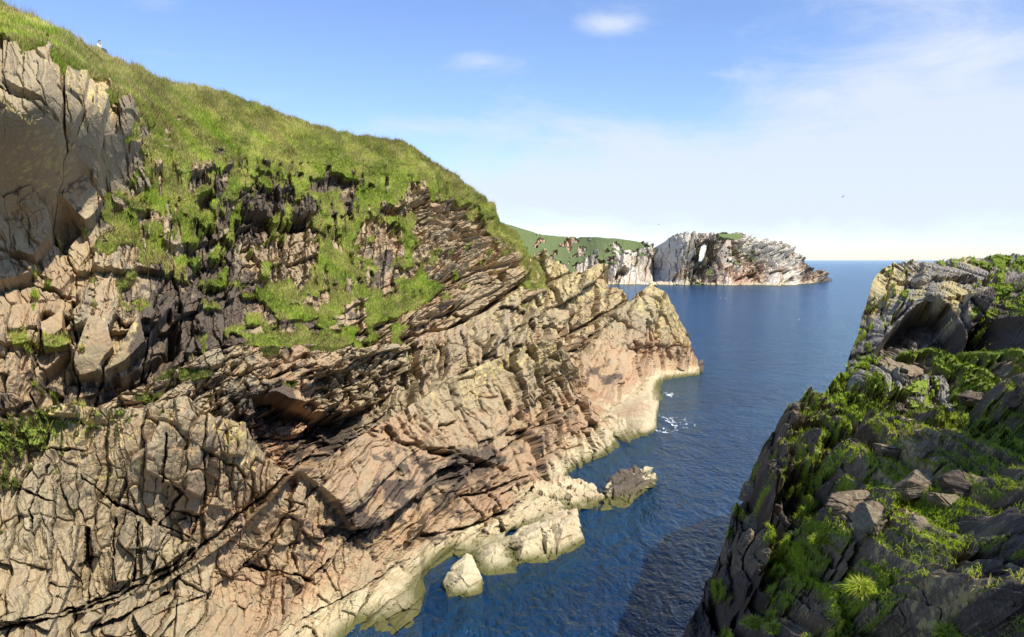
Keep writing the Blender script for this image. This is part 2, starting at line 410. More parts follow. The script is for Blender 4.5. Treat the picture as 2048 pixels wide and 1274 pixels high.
# blades -------------------------------------------------------
def blades(name, V, n_vec, weight, count, length, width, seed, label, seg=1, droop=.5, lean=.5, tones=None, minw=.5):
    rng = np.random.default_rng(seed)
    R, C = weight.shape
    a = V[:-1, :-1]; b = V[1:, :-1]; c = V[:-1, 1:]
    nn = np.cross(b-a, c-a); area = np.linalg.norm(nn, axis=-1)
    w = (weight[:-1, :-1]*np.minimum(area, np.percentile(area, 99))).ravel(); w = w/w.sum()
    pick = rng.choice(w.size, count, p=w)
    i, j = np.unravel_index(pick, (R-1, C-1))
    f1 = rng.random(count)[:, None]; f2 = rng.random(count)[:, None]
    base = a[i, j]+(b[i, j]-a[i, j])*f1+(c[i, j]-a[i, j])*f2
    nv = np.array(Vector(n_vec).normalized())
    L = length*(.55+.8*rng.random(count)**1.5)
    # tufts share a direction
    tu = np.stack([fbm(base[:, 0]*1.1/length*.25, base[:, 2]*1.1/length*.25, seed+1, 3), fbm(base[:, 0]/length*.25+40, base[:, 2]/length*.25, seed+2, 3)], -1)
    d = nv[None]*lean+np.array([0, 0, .8])[None]+rng.normal(0, .33, (count, 3))
    d[:, 0] += tu[:, 0]*1.0; d[:, 1] += tu[:, 1]*.8
    d /= np.linalg.norm(d, axis=1)[:, None]
    view = base-np.array([0, 0, H]); view /= np.linalg.norm(view, axis=1)[:, None]
    ry = rng.normal(0, 1, (count, 3)); side = np.cross(d, ry); side /= np.linalg.norm(side, axis=1)[:, None]
    wd = (width*(.6+.8*rng.random(count)))[:, None]
    base = base-d*.05*length
    if seg == 1:
        V3 = np.stack([base-side*wd*.5, base+side*wd*.5, base+d*L[:, None]], 1)
        Fc = np.arange(count*3).reshape(-1, 3); nvt = 3
        hf = np.tile([0, 0, 1.], count)
    else:
        dr = np.array([0, 0, -1.])
        p1 = base+d*L[:, None]*.5; d2 = d+dr[None]*droop*(.4+rng.random(count))[:, None]+nv[None]*.35; d2 /= np.linalg.norm(d2, axis=1)[:, None]
        p2 = p1+d2*L[:, None]*.5
        V3 = np.stack([base-side*wd*.5, base+side*wd*.5, p1-side*wd*.36, p1+side*wd*.36, p2], 1)
        k = np.arange(count)[:, None]*5
        Fc = np.concatenate([k+np.array([0, 1, 3]), k+np.array([0, 3, 2]), k+np.array([2, 3, 4])], 0); nvt = 5
        hf = np.tile([0, 0, .5, .5, 1.], count)
    tones = tones or [(.12, .17, .025), (.17, .21, .035), (.24, .23, .07), (.10, .14, .02), (.16, .12, .05)]
    tn = np.array(tones)
    q = fbm(base[:, 0]/2.4, base[:, 2]/2.0+base[:, 1]/3., seed+9, 4)*2.2+rng.normal(0, .55, count)
    k = np.clip(np.round((q+1.5)/3*(len(tn)-1)), 0, len(tn)-1).astype(int)
    col = tn[k]*(.8+.4*rng.random(count))[:, None]
    pat = fbm(base[:, 0]/1.1+base[:, 1]*.3, base[:, 2]/.9, seed+19, 4); col = col*(.82+.75*smooth(-.5, .6, pat))[:, None]
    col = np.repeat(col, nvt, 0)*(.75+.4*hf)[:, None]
    colr = np.c_[col, np.ones(len(col))]
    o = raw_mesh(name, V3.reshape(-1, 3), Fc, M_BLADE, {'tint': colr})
    tag(o, label, 'grass', None, 'stuff')
    return o

# ================================================================= hillside (left, behind)
sky_line = curve([(-340, -130), (-90, -25), (0, 12), (50, 32), (100, 55), (140, 75), (170, 100), (200, 112), (250, 133), (300, 155), (350, 172), (420, 182), (500, 208), (560, 232), (620, 252), (680, 268), (720, 276), (790, 283), (830, 300), (850, 320), (900, 348), (940, 380), (985, 410), (995, 440), (1012, 455), (1035, 470), (1045, 492), (1062, 520), (1085, 545)])
hill_bot = curve([(-90, 880), (0, 880), (250, 840), (350, 800), (480, 740), (700, 745), (860, 715), (992, 650), (1050, 615), (1085, 600)])
hill = Sheet(-90, 1085, sky_line, hill_bot, int(880/STEP/1.05), [
    (-80, -25, 47), (0, 10, 50), (195, 108, 58), (400, 180, 71), (600, 245, 86), (800, 290, 98), (900, 350, 105), (1000, 445, 115), (1075, 530, 120),
    (0, 85, 42), (130, 110, 44), (240, 200, 49), (0, 560, 41), (150, 450, 46), (300, 320, 55), (400, 300, 63), (300, 500, 51), (0, 600, 39), (200, 620, 42),
    (350, 700, 46), (0, 830, 36.5), (250, 800, 41), (480, 690, 54), (500, 450, 66), (700, 400, 84), (700, 560, 76), (700, 690, 69), (860, 670, 86), (900, 500, 99), (1000, 600, 108), (1060, 575, 114),
    (-90, 600, 36), (-90, 85, 39), (-90, 830, 33), (540, 640, 60), (-330, -110, 43), (-330, 85, 34), (-330, 600, 31), (-330, 880, 28)], seed=3, edge=2.2, ext=(240, 0))
h = hill
# joint patterns by region
wx, wy = h.wx, h.wy
R_slab = smooth(-3, 3, poly_sd(wx, wy, [(-400, 30), (110, 85), (230, 150), (300, 240), (300, 380), (200, 480), (110, 600), (-400, 640)]))
R_block = smooth(-3, 3, poly_sd(wx, wy, [(-400, 580), (110, 560), (160, 470), (230, 450), (380, 520), (420, 700), (250, 860), (-400, 960)]))*(1-R_slab)
R_bed = smooth(-3, 3, poly_sd(wx, wy, [(820, 380), (1100, 430), (1100, 640), (700, 760), (600, 720), (800, 620)]))
R_col = (1-R_slab)*(1-R_block)*(1-R_bed)
# big slabs of the near buttress
h.facet([(6, 85), (70, 90), (105, 108), (124, 160), (130, 240), (126, 268), (85, 215), (8, 165)], 1.0, .6, -.2)
h.facet([(0, 172), (20, 190), (85, 220), (126, 272), (122, 312), (50, 258), (0, 220)], .55, .8, .3)
h.facet([(138, 150), (158, 110), (186, 132), (190, 152), (168, 235), (150, 285), (133, 262), (132, 200)], 1.35, -.2, -.1)
h.facet([(186, 130), (224, 162), (226, 205), (206, 262), (196, 318), (155, 284), (168, 238)], .9, 1.9, .4)
h.facet([(236, 205), (272, 212), (282, 252), (262, 272), (250, 292), (232, 262)], .9, .5, 0)
h.facet([(226, 170), (234, 262), (252, 295), (240, 330), (200, 330), (206, 262)], -.2, 1.6, 0)
h.facet([(-90, 190), (0, 228), (50, 262), (112, 312), (25, 357), (-90, 320)], 1.9, .35, .9)
h.facet([(-90, 330), (20, 362), (112, 316), (120, 350), (104, 420), (60, 432), (0, 455), (-90, 470)], -1.3, .6, -1.4)
h.facet([(-90, 440), (0, 400), (62, 385), (100, 430), (106, 480), (72, 524), (0, 506), (-90, 520)], 1.0, .9, .3)
h.facet([(-90, 520), (0, 512), (76, 545), (50, 562), (0, 584), (-90, 590)], 1.3, .3, 1.)
h.facet([(135, 290), (182, 312), (206, 350), (196, 385), (168, 345), (126, 340)], 1.2, 1.2, .8)
h.facet([(124, 345), (168, 348), (196, 388), (205, 420), (190, 452), (172, 460), (140, 420), (112, 372)], .7, 1.6, 1.6)
h.facet([(112, 376), (140, 424), (168, 462), (130, 500), (104, 480), (100, 430)], -1.8, .6, -1.)
h.facet([(200, 330), (262, 296), (282, 330), (262, 380), (220, 395)], -.6, 2.2, 0)
h.facet([(262, 270), (284, 266), (284, 300), (262, 305)], 1.1, 0.5, 1.5)
for pts, w, d in [([(129, 120), (131, 200), (128, 262), (136, 300), (116, 372), (102, 430), (108, 480)], 5, 3.0),
                  ([(0, 174), (50, 200), (126, 270), (200, 330)], 2.4, 1.2), ([(0, 224), (50, 258), (113, 314)], 3, 1.4),
                  ([(0, 508), (40, 525), (100, 560)], 3.4, 2.0), ([(0, 586), (60, 566), (140, 590)], 5, 2.2), ([(112, 375), (170, 345), (215, 420)], 3, 1.6),
                  ([(168, 238), (155, 284)], 2, .8), ([(48, 90), (50, 200)], 1.3, .35), ([(20, 90), (5, 150), (20, 190)], 1.6, .5), ([(226, 205), (252, 300), (262, 390)], 3, 1.2),
                  ([(22, 262), (20, 345)], 1.2, .3), ([(55, 270), (58, 335)], 1.2, .3), ([(40, 450), (72, 524)], 1.2, .25), ([(20, 440), (60, 452), (100, 430)], 1.3, .3)]:
    h.crack(pts, w, d)
for pts in [[(20, 365), (45, 400), (40, 450)], [(70, 340), (60, 400)], [(95, 330), (85, 420)], [(0, 395), (60, 385), (105, 372)]]: h.crack(pts, 1.6, .5)
h.pattern(5, 6, 4.0, 1.0, 96, R_col, tilt=.6, crackd=0, levels=1, stair=1.)
h.pattern(86, 5.5, 1.5, 1.2, 100, R_col, tilt=1.1, crackd=.9)
h.pattern(100, 5, 1.8, .85, 120, R_slab, tilt=1.1, crackd=.7, rub=.2, warp=.2)
h.pattern(8, 5, 3.0, .9, 138, R_block, tilt=.6, crackd=.1, levels=1, stair=1.)
h.pattern(30, 9, 3.4, 1.3, 158, R_bed, tilt=1., crackd=.2, levels=1)
h.pattern(78, 3.6, 1.5, 1.35, 140, R_block, tilt=1.1, crackd=.7)
h.pattern(22, 4., 1.35, 1.35, 160, R_bed, tilt=1.1, crackd=.7, warp=.5)
# recesses, overhangs
h.push([(330, 395), (420, 380), (520, 430), (620, 440), (640, 560), (600, 590), (480, 560), (420, 600), (390, 560)], -1.2, 12)
h.step([(470, 420), (540, 428), (600, 432), (645, 425)], 26, 2.6)
h.push([(560, 380), (600, 385), (600, 410), (560, 412)], -1.5, 5)
h.push([(640, 360), (700, 345), (740, 380), (720, 400), (640, 395)], -1.3, 6)
h.push([(505, 325), (545, 330), (540, 350), (510, 352)], -1.4, 5)
h.push([(150, 745), (250, 745), (340, 690), (350, 610), (360, 700), (330, 760), (230, 800), (140, 830), (70, 815), (80, 745), (140, 700)], -1.9, 7)
h.push([(215, 740), (280, 700), (340, 620), (356, 700), (320, 752), (250, 790)], -2.0, 5)
h.facet([(215, 738), (240, 690), (280, 640), (292, 690), (250, 725)], .8, 1.4, -1.2, calm=.9)
h.facet([(150, 700), (180, 640), (215, 655), (225, 700), (190, 742), (152, 750)], .6, .8, -1.4, calm=.95)
h.facet([(80, 650), (130, 630), (125, 665), (90, 690)], .7, .6, -1.2, calm=.9)
for pts, w, d in [([(145, 600), (150, 700), (152, 830)], 4, 1.6), ([(0, 835), (130, 822), (230, 802), (330, 762), (372, 716), (480, 690)], 7, 2.4), ([(75, 660), (60, 760), (70, 820)], 3, 1.2),
                  ([(350, 560), (362, 640), (360, 700)], 6, 1.8), ([(480, 690), (600, 668), (700, 690), (800, 684), (940, 640), (1000, 604)], 5, 2.0), ([(800, 676), (900, 652), (1000, 600), (1060, 560)], 6, 2.4),
                  ([(700, 760), (860, 660), (930, 600)], 3, 1.2), ([(900, 560), (960, 545), (1010, 550), (1020, 580)], 6, 1.8), ([(820, 600), (900, 570), (1000, 520)], 3, 1.),
                  ([(700, 640), (800, 600), (960, 540)], 2.5, 1.), ([(360, 400), (372, 520), (350, 560)], 5, 1.6), ([(410, 390), (424, 470)], 5, 1.6), ([(470, 440), (462, 540), (450, 600)], 5, 1.5), ([(618, 440), (612, 540), (595, 590)], 4, 1.6)]:
    h.crack(pts, w, d)
h.step([(880, 560), (940, 535), (1030, 520)], 14, 1.4); h.step([(830, 640), (930, 610), (1010, 570)], 10, 1.0)
# turf
h.fieldmask(0, [(-80, 30, 1.4), (0, 50, 1.4), (60, 70, 1.3), (100, 88, .9), (130, 98, 1.1), (150, 100, .8), (200, 140, 1.2), (250, 180, 1.2), (300, 220, 1.2), (290, 290, .7), (0, 120, -.6), (70, 160, -.6), (180, 200, -.6), (230, 250, -.4), (250, 340, -.3), (100, 300, -.6),
    (50, 450, -.6), (150, 400, -.6), (400, 260, 1.3), (500, 280, 1.4), (600, 320, 1.3), (700, 320, 1.3), (800, 340, 1.3), (880, 350, 1.2), (940, 390, 1.1), (970, 410, .9), (985, 440, .7), (350, 330, 1.05), (450, 350, .9), (540, 340, .6), (560, 390, .3), (640, 400, .5), (690, 375, .3), (520, 400, .15), (600, 420, .2), (740, 350, 1.),
    (780, 380, .8), (330, 380, .75), (360, 440, .6), (400, 430, .35), (340, 480, .55), (260, 420, .4), (230, 480, .75), (300, 500, .6), (345, 540, .6), (440, 470, .4), (470, 520, .3), (500, 560, .15), (540, 500, .0), (430, 540, .3), (400, 500, .3), (500, 460, .2), (480, 430, .3), (590, 500, .0), (600, 560, .15), (640, 500, .75), (700, 460, .85), (680, 520, .95), (740, 430, .6), (760, 500, .3), (800, 430, .25), (850, 420, .2), (900, 440, .1), (950, 470, .15), (880, 380, .6), (940, 420, .55),
    (640, 560, .85), (700, 580, .3), (760, 560, .2), (820, 590, .8), (760, 610, .75), (720, 580, .7), (800, 640, .2), (900, 560, .1), (1000, 520, .05), (950, 600, 0), (550, 600, .75), (600, 630, .5), (520, 640, .1), (460, 600, .2), (440, 640, .1), (400, 560, .45), (390, 620, .25), (440, 680, .1), (650, 650, .45), (700, 650, .3), (560, 670, .4), (860, 650, 0),
    (300, 580, .25), (240, 560, .25), (180, 560, .15), (100, 580, .15), (50, 620, .1), (200, 680, 0), (300, 680, .1), (100, 760, 0), (250, 760, -.2), (340, 660, -.1), (1040, 500, .2), (0, 700, .1)], nz=.9, sx=24, sy=22, seed=5)
high = smooth(0, 60, (h.py-sky_line(h.px)))
h.mask[..., 0] = np.maximum(h.mask[..., 0], (1-high)*(h.px > 225))
for q in [[(480, 672), (560, 668), (625, 662), (620, 690), (560, 700), (500, 695)], [(620, 680), (700, 688), (690, 702), (625, 695)], [(555, 618), (610, 612), (645, 632), (610, 645), (555, 640)], [(520, 585), (560, 572), (582, 595), (570, 622), (530, 620)],
          [(85, 675), (135, 670), (140, 690), (90, 700)], [(15, 668), (55, 662), (58, 685), (25, 692)], [(230, 455), (280, 470), (345, 520), (380, 570), (350, 560), (290, 505), (235, 480)], [(488, 625), (520, 630), (525, 655), (490, 650)],
          [(770, 600), (850, 560), (885, 575), (850, 610), (790, 640), (740, 632)], [(700, 572), (745, 572), (740, 600), (700, 598)], [(0, 218), (50, 250), (80, 285), (70, 285), (20, 245), (0, 230)]]:
    h.polymask(0, q, 2, 5)
rb = fbm(h.wx/8., h.wy/46., 205, 4); rw = smooth(-30, 30, poly_sd(wx, wy, [(290, 330), (520, 320), (760, 340), (900, 380), (940, 560), (760, 600), (560, 560), (380, 600), (240, 480)]))
h.mask[..., 0] *= 1-rw*smooth(.10, .26, rb+.35*fbm(h.wx/60., h.wy/60., 206, 2)); h.off += .5*rw*smooth(.10, .3, rb)
# stains and lichen; the dark channel also paints shade beneath the jutting blocks
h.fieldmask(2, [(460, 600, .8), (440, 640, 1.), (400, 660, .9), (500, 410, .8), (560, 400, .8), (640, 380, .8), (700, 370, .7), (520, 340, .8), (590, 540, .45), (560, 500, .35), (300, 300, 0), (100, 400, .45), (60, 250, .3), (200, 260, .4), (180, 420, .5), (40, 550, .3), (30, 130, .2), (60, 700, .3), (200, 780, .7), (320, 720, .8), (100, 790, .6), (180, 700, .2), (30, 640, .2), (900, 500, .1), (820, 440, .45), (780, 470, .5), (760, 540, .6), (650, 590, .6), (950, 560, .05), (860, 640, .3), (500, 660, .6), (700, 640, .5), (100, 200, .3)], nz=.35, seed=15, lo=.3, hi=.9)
h.fieldmask(1, [(160, 115, 1.4), (190, 135, 1.3), (100, 105, .8), (60, 200, .3), (100, 310, 1.1), (50, 275, .6), (100, 500, 0), (210, 320, .7), (300, 620, .7), (200, 560, .6), (250, 690, .8), (110, 600, .4), (500, 600, .2), (1030, 480, 1.), (1000, 520, .8), (950, 480, .6), (900, 600, .4), (700, 600, .1), (400, 450, .5)], nz=.4, seed=16, lo=.1, hi=1.2)
h.fieldmask(3, [(500, 400, .3), (900, 550, .5), (960, 600, .5), (860, 640, .55), (650, 670, .5), (400, 640, .4), (200, 760, .5), (60, 760, .5), (100, 420, .35), (60, 330, .3), (100, 150, 0), (580, 500, .4), (550, 660, .7)], nz=.5, seed=17, lo=.2, hi=1.1)
h.build('hillside', M_LEFT, (.42, -.86, .30), 'grass topped cliff of the left shore with a slabby buttress at its near end', 'hill', grasslump=.62, upness=None)
wgt = smooth(.10, .6, h.mask[..., 0])
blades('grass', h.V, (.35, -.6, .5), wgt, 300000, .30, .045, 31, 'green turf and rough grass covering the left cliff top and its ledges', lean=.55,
       tones=[(.15, .23, .02), (.25, .35, .03), (.36, .44, .05), (.32, .34, .07), (.50, .46, .13), (.54, .45, .20), (.26, .18, .07), (.22, .19, .06)])

blades('grass', h.V, (.35, -.6, .5), wgt*(1-smooth(15, 75, h.py-sky_line(h.px)))*(h.px > 120), 60000, .42, .04, 37, 'straw coloured longer grass along the brow of the left hill', lean=.4, tones=[(.30, .32, .07), (.44, .42, .13), (.55, .48, .22), (.36, .38, .08), (.48, .40, .20)])
blades('grass', h.V, (.1, -.2, .9), (1-smooth(0, 14, h.py-sky_line(h.px)))*(h.px < 990), 5000, .75, .022, 38, 'thin pale seed stalks standing on the grassy skyline', lean=.2, tones=[(.40, .34, .22), (.30, .22, .15), (.45, .42, .25)])

# ================================================================= middle band and pointed headland
l4_top = curve([(150, 840), (200, 812), (250, 790), (300, 768), (360, 738), (420, 702), (480, 692), (600, 694), (700, 700), (800, 690), (860, 672), (900, 656), (940, 640), (992, 608), (1030, 585), (1048, 560), (1054, 520), (1072, 508), (1090, 520), (1112, 527), (1128, 548), (1148, 552), (1165, 545), (1190, 528), (1214, 530), (1222, 562), (1232, 572), (1250, 578), (1260, 596), (1268, 600), (1278, 582), (1290, 575), (1302, 569), (1318, 575), (1334, 582), (1340, 600), (1352, 625), (1372, 660), (1394, 700), (1397, 712)])
l4_bot = curve([(150, 900), (400, 900), (560, 985), (650, 950), (850, 860), (1100, 760), (1180, 850), (1210, 880), (1312, 885), (1326, 850), (1334, 795), (1397, 782)])
mid = Sheet(150, 1397, l4_top, l4_bot, int(300/STEP*1.1), [
    (150, 830, 38), (300, 760, 42), (420, 700, 48), (480, 690, 52.5), (700, 697, 66), (860, 670, 84), (992, 605, 105), (1060, 515, 120), (1110, 527, 124), (1215, 532, 128), (1262, 595, 130), (1300, 570, 136), (1335, 582, 139), (1397, 716, 142),
    (1397, 750, 139.7), (1318, 765, 131), (1325, 800, 114.8), (1312, 850, 97.4), (1290, 800, 108), (1200, 840, 98), (1150, 700, 114), (1250, 700, 124), (1100, 690, 107), (930, 760, 85), (850, 800, 76), (700, 890, 62), (600, 940, 53), (560, 950, 49), (450, 860, 46.5), (300, 840, 41), (150, 860, 36),
    (1100, 600, 117), (1000, 660, 98), (860, 740, 80), (700, 780, 65), (550, 780, 54), (1330, 840, 112), (1397, 790, 136), (1220, 880, 97)], seed=8, edge=3.5)
m = mid; wx, wy = m.wx, m.wy
R_tri = smooth(-3, 3, poly_sd(wx, wy, [(1150, 740), (1230, 620), (1300, 560), (1420, 560), (1420, 800), (1240, 800)]))
R_cave = smooth(-3, 3, poly_sd(wx, wy, [(100, 700), (480, 660), (820, 680), (760, 860), (560, 1000), (100, 940)]))
R_oth = (1-R_tri)*(1-R_cave)
m.pattern(36, 16., 5.5, 2.2, 190, R_oth, tilt=1.1, crackd=.2, levels=1)
m.pattern(30, 7., 3.2, 1.8, 230, R_cave, tilt=1.1, crackd=.25, levels=1, stair=.5)
m.pattern(82, 7., 1.9, 1.7, 200, R_oth, tilt=1.2, crackd=.6)
m.pattern(72, 12., 2.2, 1.25, 220, R_tri, tilt=1.0, crackd=.8)
m.pattern(22, 2.3, 1.2, 1.5, 240, R_cave, tilt=1.0, crackd=.8, rect=.8)
m.push([(500, 800), (560, 790), (640, 830), (690, 830), (740, 820), (680, 880), (600, 950), (540, 900)], -3.2, 8)
m.push([(535, 800), (575, 790), (610, 815), (640, 830), (600, 840), (550, 835)], -2.2, 5)
m.facet([(535, 780), (570, 770), (600, 790), (610, 812), (575, 800)], 1.2, .3, 1.)
for pts, w, d in [([(530, 862), (590, 872), (650, 860)], 4, 1.6), ([(1000, 780), (1080, 700), (1150, 660), (1230, 620), (1262, 598)], 5, 2.4), ([(1120, 720), (1190, 670), (1240, 630)], 3, 1.6), ([(1060, 580), (1130, 552)], 3, 1.4), ([(1280, 585), (1300, 660), (1310, 740)], 2., 1.),
                  ([(1300, 640), (1330, 720)], 1.8, .9), ([(1290, 705), (1350, 690), (1397, 700)], 1.8, .9), ([(1250, 640), (1290, 700)], 2, 1.), ([(1318, 600), (1340, 660), (1375, 720)], 2, 1.), ([(1100, 560), (1085, 640), (1100, 700)], 3, 1.4), ([(1150, 560), (1160, 620), (1140, 680)], 3, 1.4),
                  ([(440, 740), (520, 760), (600, 740), (700, 760)], 4, 1.5), ([(420, 830), (480, 800), (540, 800)], 4, 1.5), ([(480, 830), (500, 900)], 4, 1.4), ([(430, 780), (440, 840)], 3, 1.2), ([(700, 740), (690, 800), (640, 860)], 4, 1.3), ([(180, 836), (300, 800), (360, 760)], 5, 1.4),
                  ([(760, 760), (780, 820)], 2.5, 1.), ([(820, 700), (840, 790)], 2.5, 1.), ([(920, 660), (950, 740)], 2.5, 1.2), ([(1000, 620), (1010, 700)], 2.5, 1.2), ([(1280, 700), (1290, 760)], 3, 1.5), ([(1195, 560), (1210, 640)], 2.5, 1.3), ([(1222, 575), (1228, 640)], 2.5, 1.4)]:
    m.crack(pts, w, d)
m.push([(1140, 700), (1180, 690), (1230, 740), (1290, 790), (1240, 830), (1190, 800)], -2.2, 12)
for q in [[(290, 752), (350, 738), (345, 760), (280, 770)], [(356, 740), (420, 735), (425, 755), (360, 762)], [(262, 790), (330, 790), (300, 805), (262, 802)], [(600, 695), (690, 690), (690, 700), (620, 706)], [(560, 770), (590, 768), (580, 780)], [(1000, 560), (1050, 545), (1060, 570), (1020, 580)], [(520, 700), (560, 696), (555, 712), (525, 712)], [(846, 716), (866, 712), (856, 724)]]:
    m.polymask(0, q, 2, 5)
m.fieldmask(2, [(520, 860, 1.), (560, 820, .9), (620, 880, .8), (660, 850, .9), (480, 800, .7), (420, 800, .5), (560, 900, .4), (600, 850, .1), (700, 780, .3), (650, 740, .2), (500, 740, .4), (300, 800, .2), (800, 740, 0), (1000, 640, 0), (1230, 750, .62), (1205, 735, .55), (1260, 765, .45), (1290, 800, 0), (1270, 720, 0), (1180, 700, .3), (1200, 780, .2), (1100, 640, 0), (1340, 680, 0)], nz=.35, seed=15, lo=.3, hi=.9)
m.fieldmask(1, [(1080, 530, 1.4), (1110, 560, 1.3), (1060, 600, .9), (1200, 545, 1.1), (1290, 580, 1.2), (1330, 600, 1.25), (1350, 660, 1.1), (1310, 640, .9), (1300, 720, 0), (1240, 700, .1), (1100, 640, .8), (1180, 640, .8), (950, 700, .6), (850, 740, .5), (700, 740, .3), (500, 780, .5), (300, 780, .4), (1250, 780, 0)], nz=.4, seed=16, lo=.1, hi=1.2)
m.fieldmask(3, [(1340, 720, .8), (1280, 700, .8), (1300, 620, .3), (1240, 790, 1.), (1180, 700, .7), (1100, 600, .15), (960, 680, .3), (800, 760, .25), (590, 850, 1.1), (570, 890, 1.1), (700, 800, .4), (450, 780, .3), (1200, 620, .4)], nz=.5, seed=17, lo=.2, hi=1.1)
m.build('headland', M_LEFT, (.42, -.86, .28), 'jointed cliff band running out to the pointed pink headland above the inlet', 'low', fine=.07, grasslump=.3)
blades('grass', m.V, (.3, -.6, .6), smooth(.35, .7, m.mask[..., 0]), 9000, .25, .045, 32, 'small turf patches on the jointed cliff band below the hillside')

# ================================================================= foreshore (lower left mass and the middle ridge)
f_top = curve([(-90, 835), (0, 835), (60, 822), (100, 808), (160, 812), (230, 818), (300, 812), (345, 803), (370, 800), (400, 826), (425, 846), (450, 842), (486, 850), (500, 880), (528, 900), (545, 928), (575, 945), (600, 950), (640, 925), (700, 882), (780, 838), (850, 790), (900, 768), (935, 742), (1000, 715), (1050, 692), (1090, 680), (1120, 684), (1145, 705), (1160, 730), (1176, 765), (1190, 805), (1207, 832), (1240, 828), (1290, 815), (1306, 835), (1312, 848)])
shore = [(690, 1262), (735, 1242), (841, 1230), (848, 1170), (860, 1132), (900, 1108), (960, 1088), (1000, 1072), (1060, 1030), (1075, 1010), (1110, 975), (1148, 946), (1200, 920), (1295, 870), (1312, 852)]
f_bot = curve([(-90, 1400), (600, 1400), (690, 1330), (841, 1285), (850, 1215)]+[(x, y+38) for x, y in shore[4:]])
fore = Sheet(-90, 1312, f_top, f_bot, int(560/STEP*1.0), [
    (-80, 830, 29), (100, 815, 31), (370, 805, 34.5), (480, 850, 38), (580, 945, 43), (700, 882, 53), (850, 790, 67), (930, 745, 74), (1100, 680, 89), (1160, 725, 94), (1200, 830, 93), (1290, 818, 100),
    (-80, 1300, 24.), (0, 1274, 25.5), (300, 1290, 32), (500, 1290, 37), (690, 1262, 43.3), (841, 1230, 45.2), (850, 1150, 51), (700, 1100, 45.5), (400, 1050, 37.5), (0, 1050, 28), (200, 930, 32),
    (900, 1108, 54.7), (1000, 1072, 58.2), (1069, 1012, 65.3), (1148, 946, 75.4), (1220, 910, 82.4), (1295, 870, 91.8), (1312, 852, 96.8), (900, 900, 62), (1050, 850, 78), (1180, 850, 86), (1000, 960, 62), (800, 1000, 52), (600, 1080, 43),
    (-90, 1400, 21), (400, 1400, 31), (690, 1330, 40), (841, 1285, 42.5), (900, 1150, 52), (1069, 1050, 62.5), (1148, 984, 72.5), (1295, 908, 88), (-330, 840, 26), (-330, 1300, 19.5), (-330, 1400, 18)], seed=12, edge=3.5, ext=(240, 0))
f = fore; wx, wy = f.wx, f.wy
R_ll = smooth(-3, 3, poly_sd(wx, wy, [(-400, 780), (590, 780), (590, 940), (470, 1070), (330, 1170), (150, 1230), (-400, 1290)]))
R_low = smooth(-3, 3, poly_sd(wx, wy, [(-400, 1290), (150, 1230), (330, 1170), (470, 1070), (590, 945), (640, 985), (760, 1130), (700, 1260), (560, 1420), (-400, 1420)]))*(1-R_ll)
R_ridge = smooth(-3, 3, poly_sd(wx, wy, [(690, 860), (1100, 640), (1220, 800), (1330, 820), (1330, 900), (1150, 980), (1000, 930), (850, 900)]))*(1-R_ll)*(1-R_low)
R_mid = (1-R_ll)*(1-R_low)*(1-R_ridge)
# slabs with a place of their own
for pts, d, tx, ty in [([(290, 885), (325, 880), (330, 965), (318, 962), (290, 950)], .9, .5, .6), ([(330, 900), (372, 905), (376, 950), (360, 975), (325, 970)], .7, .9, .8), ([(372, 905), (408, 915), (408, 980), (396, 998), (370, 985)], .9, 1., .8),
                  ([(232, 1030), (282, 1040), (272, 1110), (262, 1160), (228, 1165)], .8, .7, .3), ([(285, 1048), (310, 1052), (308, 1120), (300, 1150), (284, 1150)], .9, .4, .3), ([(190, 1060), (230, 1040), (226, 1110), (215, 1180), (190, 1170)], .1, 1.2, 0),
                  ([(95, 1060), (160, 1050), (150, 1120), (128, 1160), (100, 1110)], .7, 1.2, .3), ([(320, 1062), (386, 1092), (330, 1132), (310, 1140)], .6, .5, .9), ([(325, 982), (400, 1005), (398, 1032), (325, 1020)], .3, .4, 1.6), ([(455, 852), (486, 850), (488, 905), (480, 920), (448, 912)], .9, .5, .2),
                  ([(430, 870), (444, 845), (452, 912), (438, 908)], .6, .3, .2), ([(345, 805), (370, 800), (408, 850), (404, 905), (360, 870)], .6, .6, -.5), ([(100, 810), (160, 818), (158, 838), (96, 832)], 1.0, .3, .4), ([(408, 960), (458, 985), (458, 1020), (410, 1010)], .5, .5, 1.2),
                  ([(640, 975), (700, 1000), (708, 1055), (640, 1050)], .5, .6, -.4), ([(35, 1240), (110, 1105), (150, 1150), (100, 1260)], .5, 1.4, .2), ([(265, 1230), (355, 1180), (350, 1230), (300, 1290)], .7, .4, .3), ([(355, 1195), (400, 1215), (380, 1290), (345, 1290)], .8, .6, .2)]:
    f.facet(pts, d, tx, ty)
f.pattern(62, 8., 3.6, 1.5, 290, R_ll, tilt=1.1, crackd=.2, levels=1)
f.pattern(30, 9., 3.6, 1.5, 310, R_low, tilt=1.1, crackd=.2, levels=1)
f.pattern(34, 16., 5., 2.4, 330, R_ridge, tilt=1.1, crackd=.2, levels=1)
f.pattern(30, 12., 3.6, 2.0, 350, R_mid, tilt=1.2, crackd=.2, levels=1)
f.pattern(80, 4.2, 1.5, 1.05, 300, R_ll, tilt=1.1, crackd=.75)
f.pattern(66, 4., 1.5, 1.0, 320, R_low, tilt=1.1, crackd=.7)
f.pattern(108, 6., 1.7, 1.7, 340, R_ridge, tilt=1.2, crackd=.6)
f.pattern(38, 5.5, 1.6, 1.5, 360, R_mid, tilt=1.1, crackd=.6)
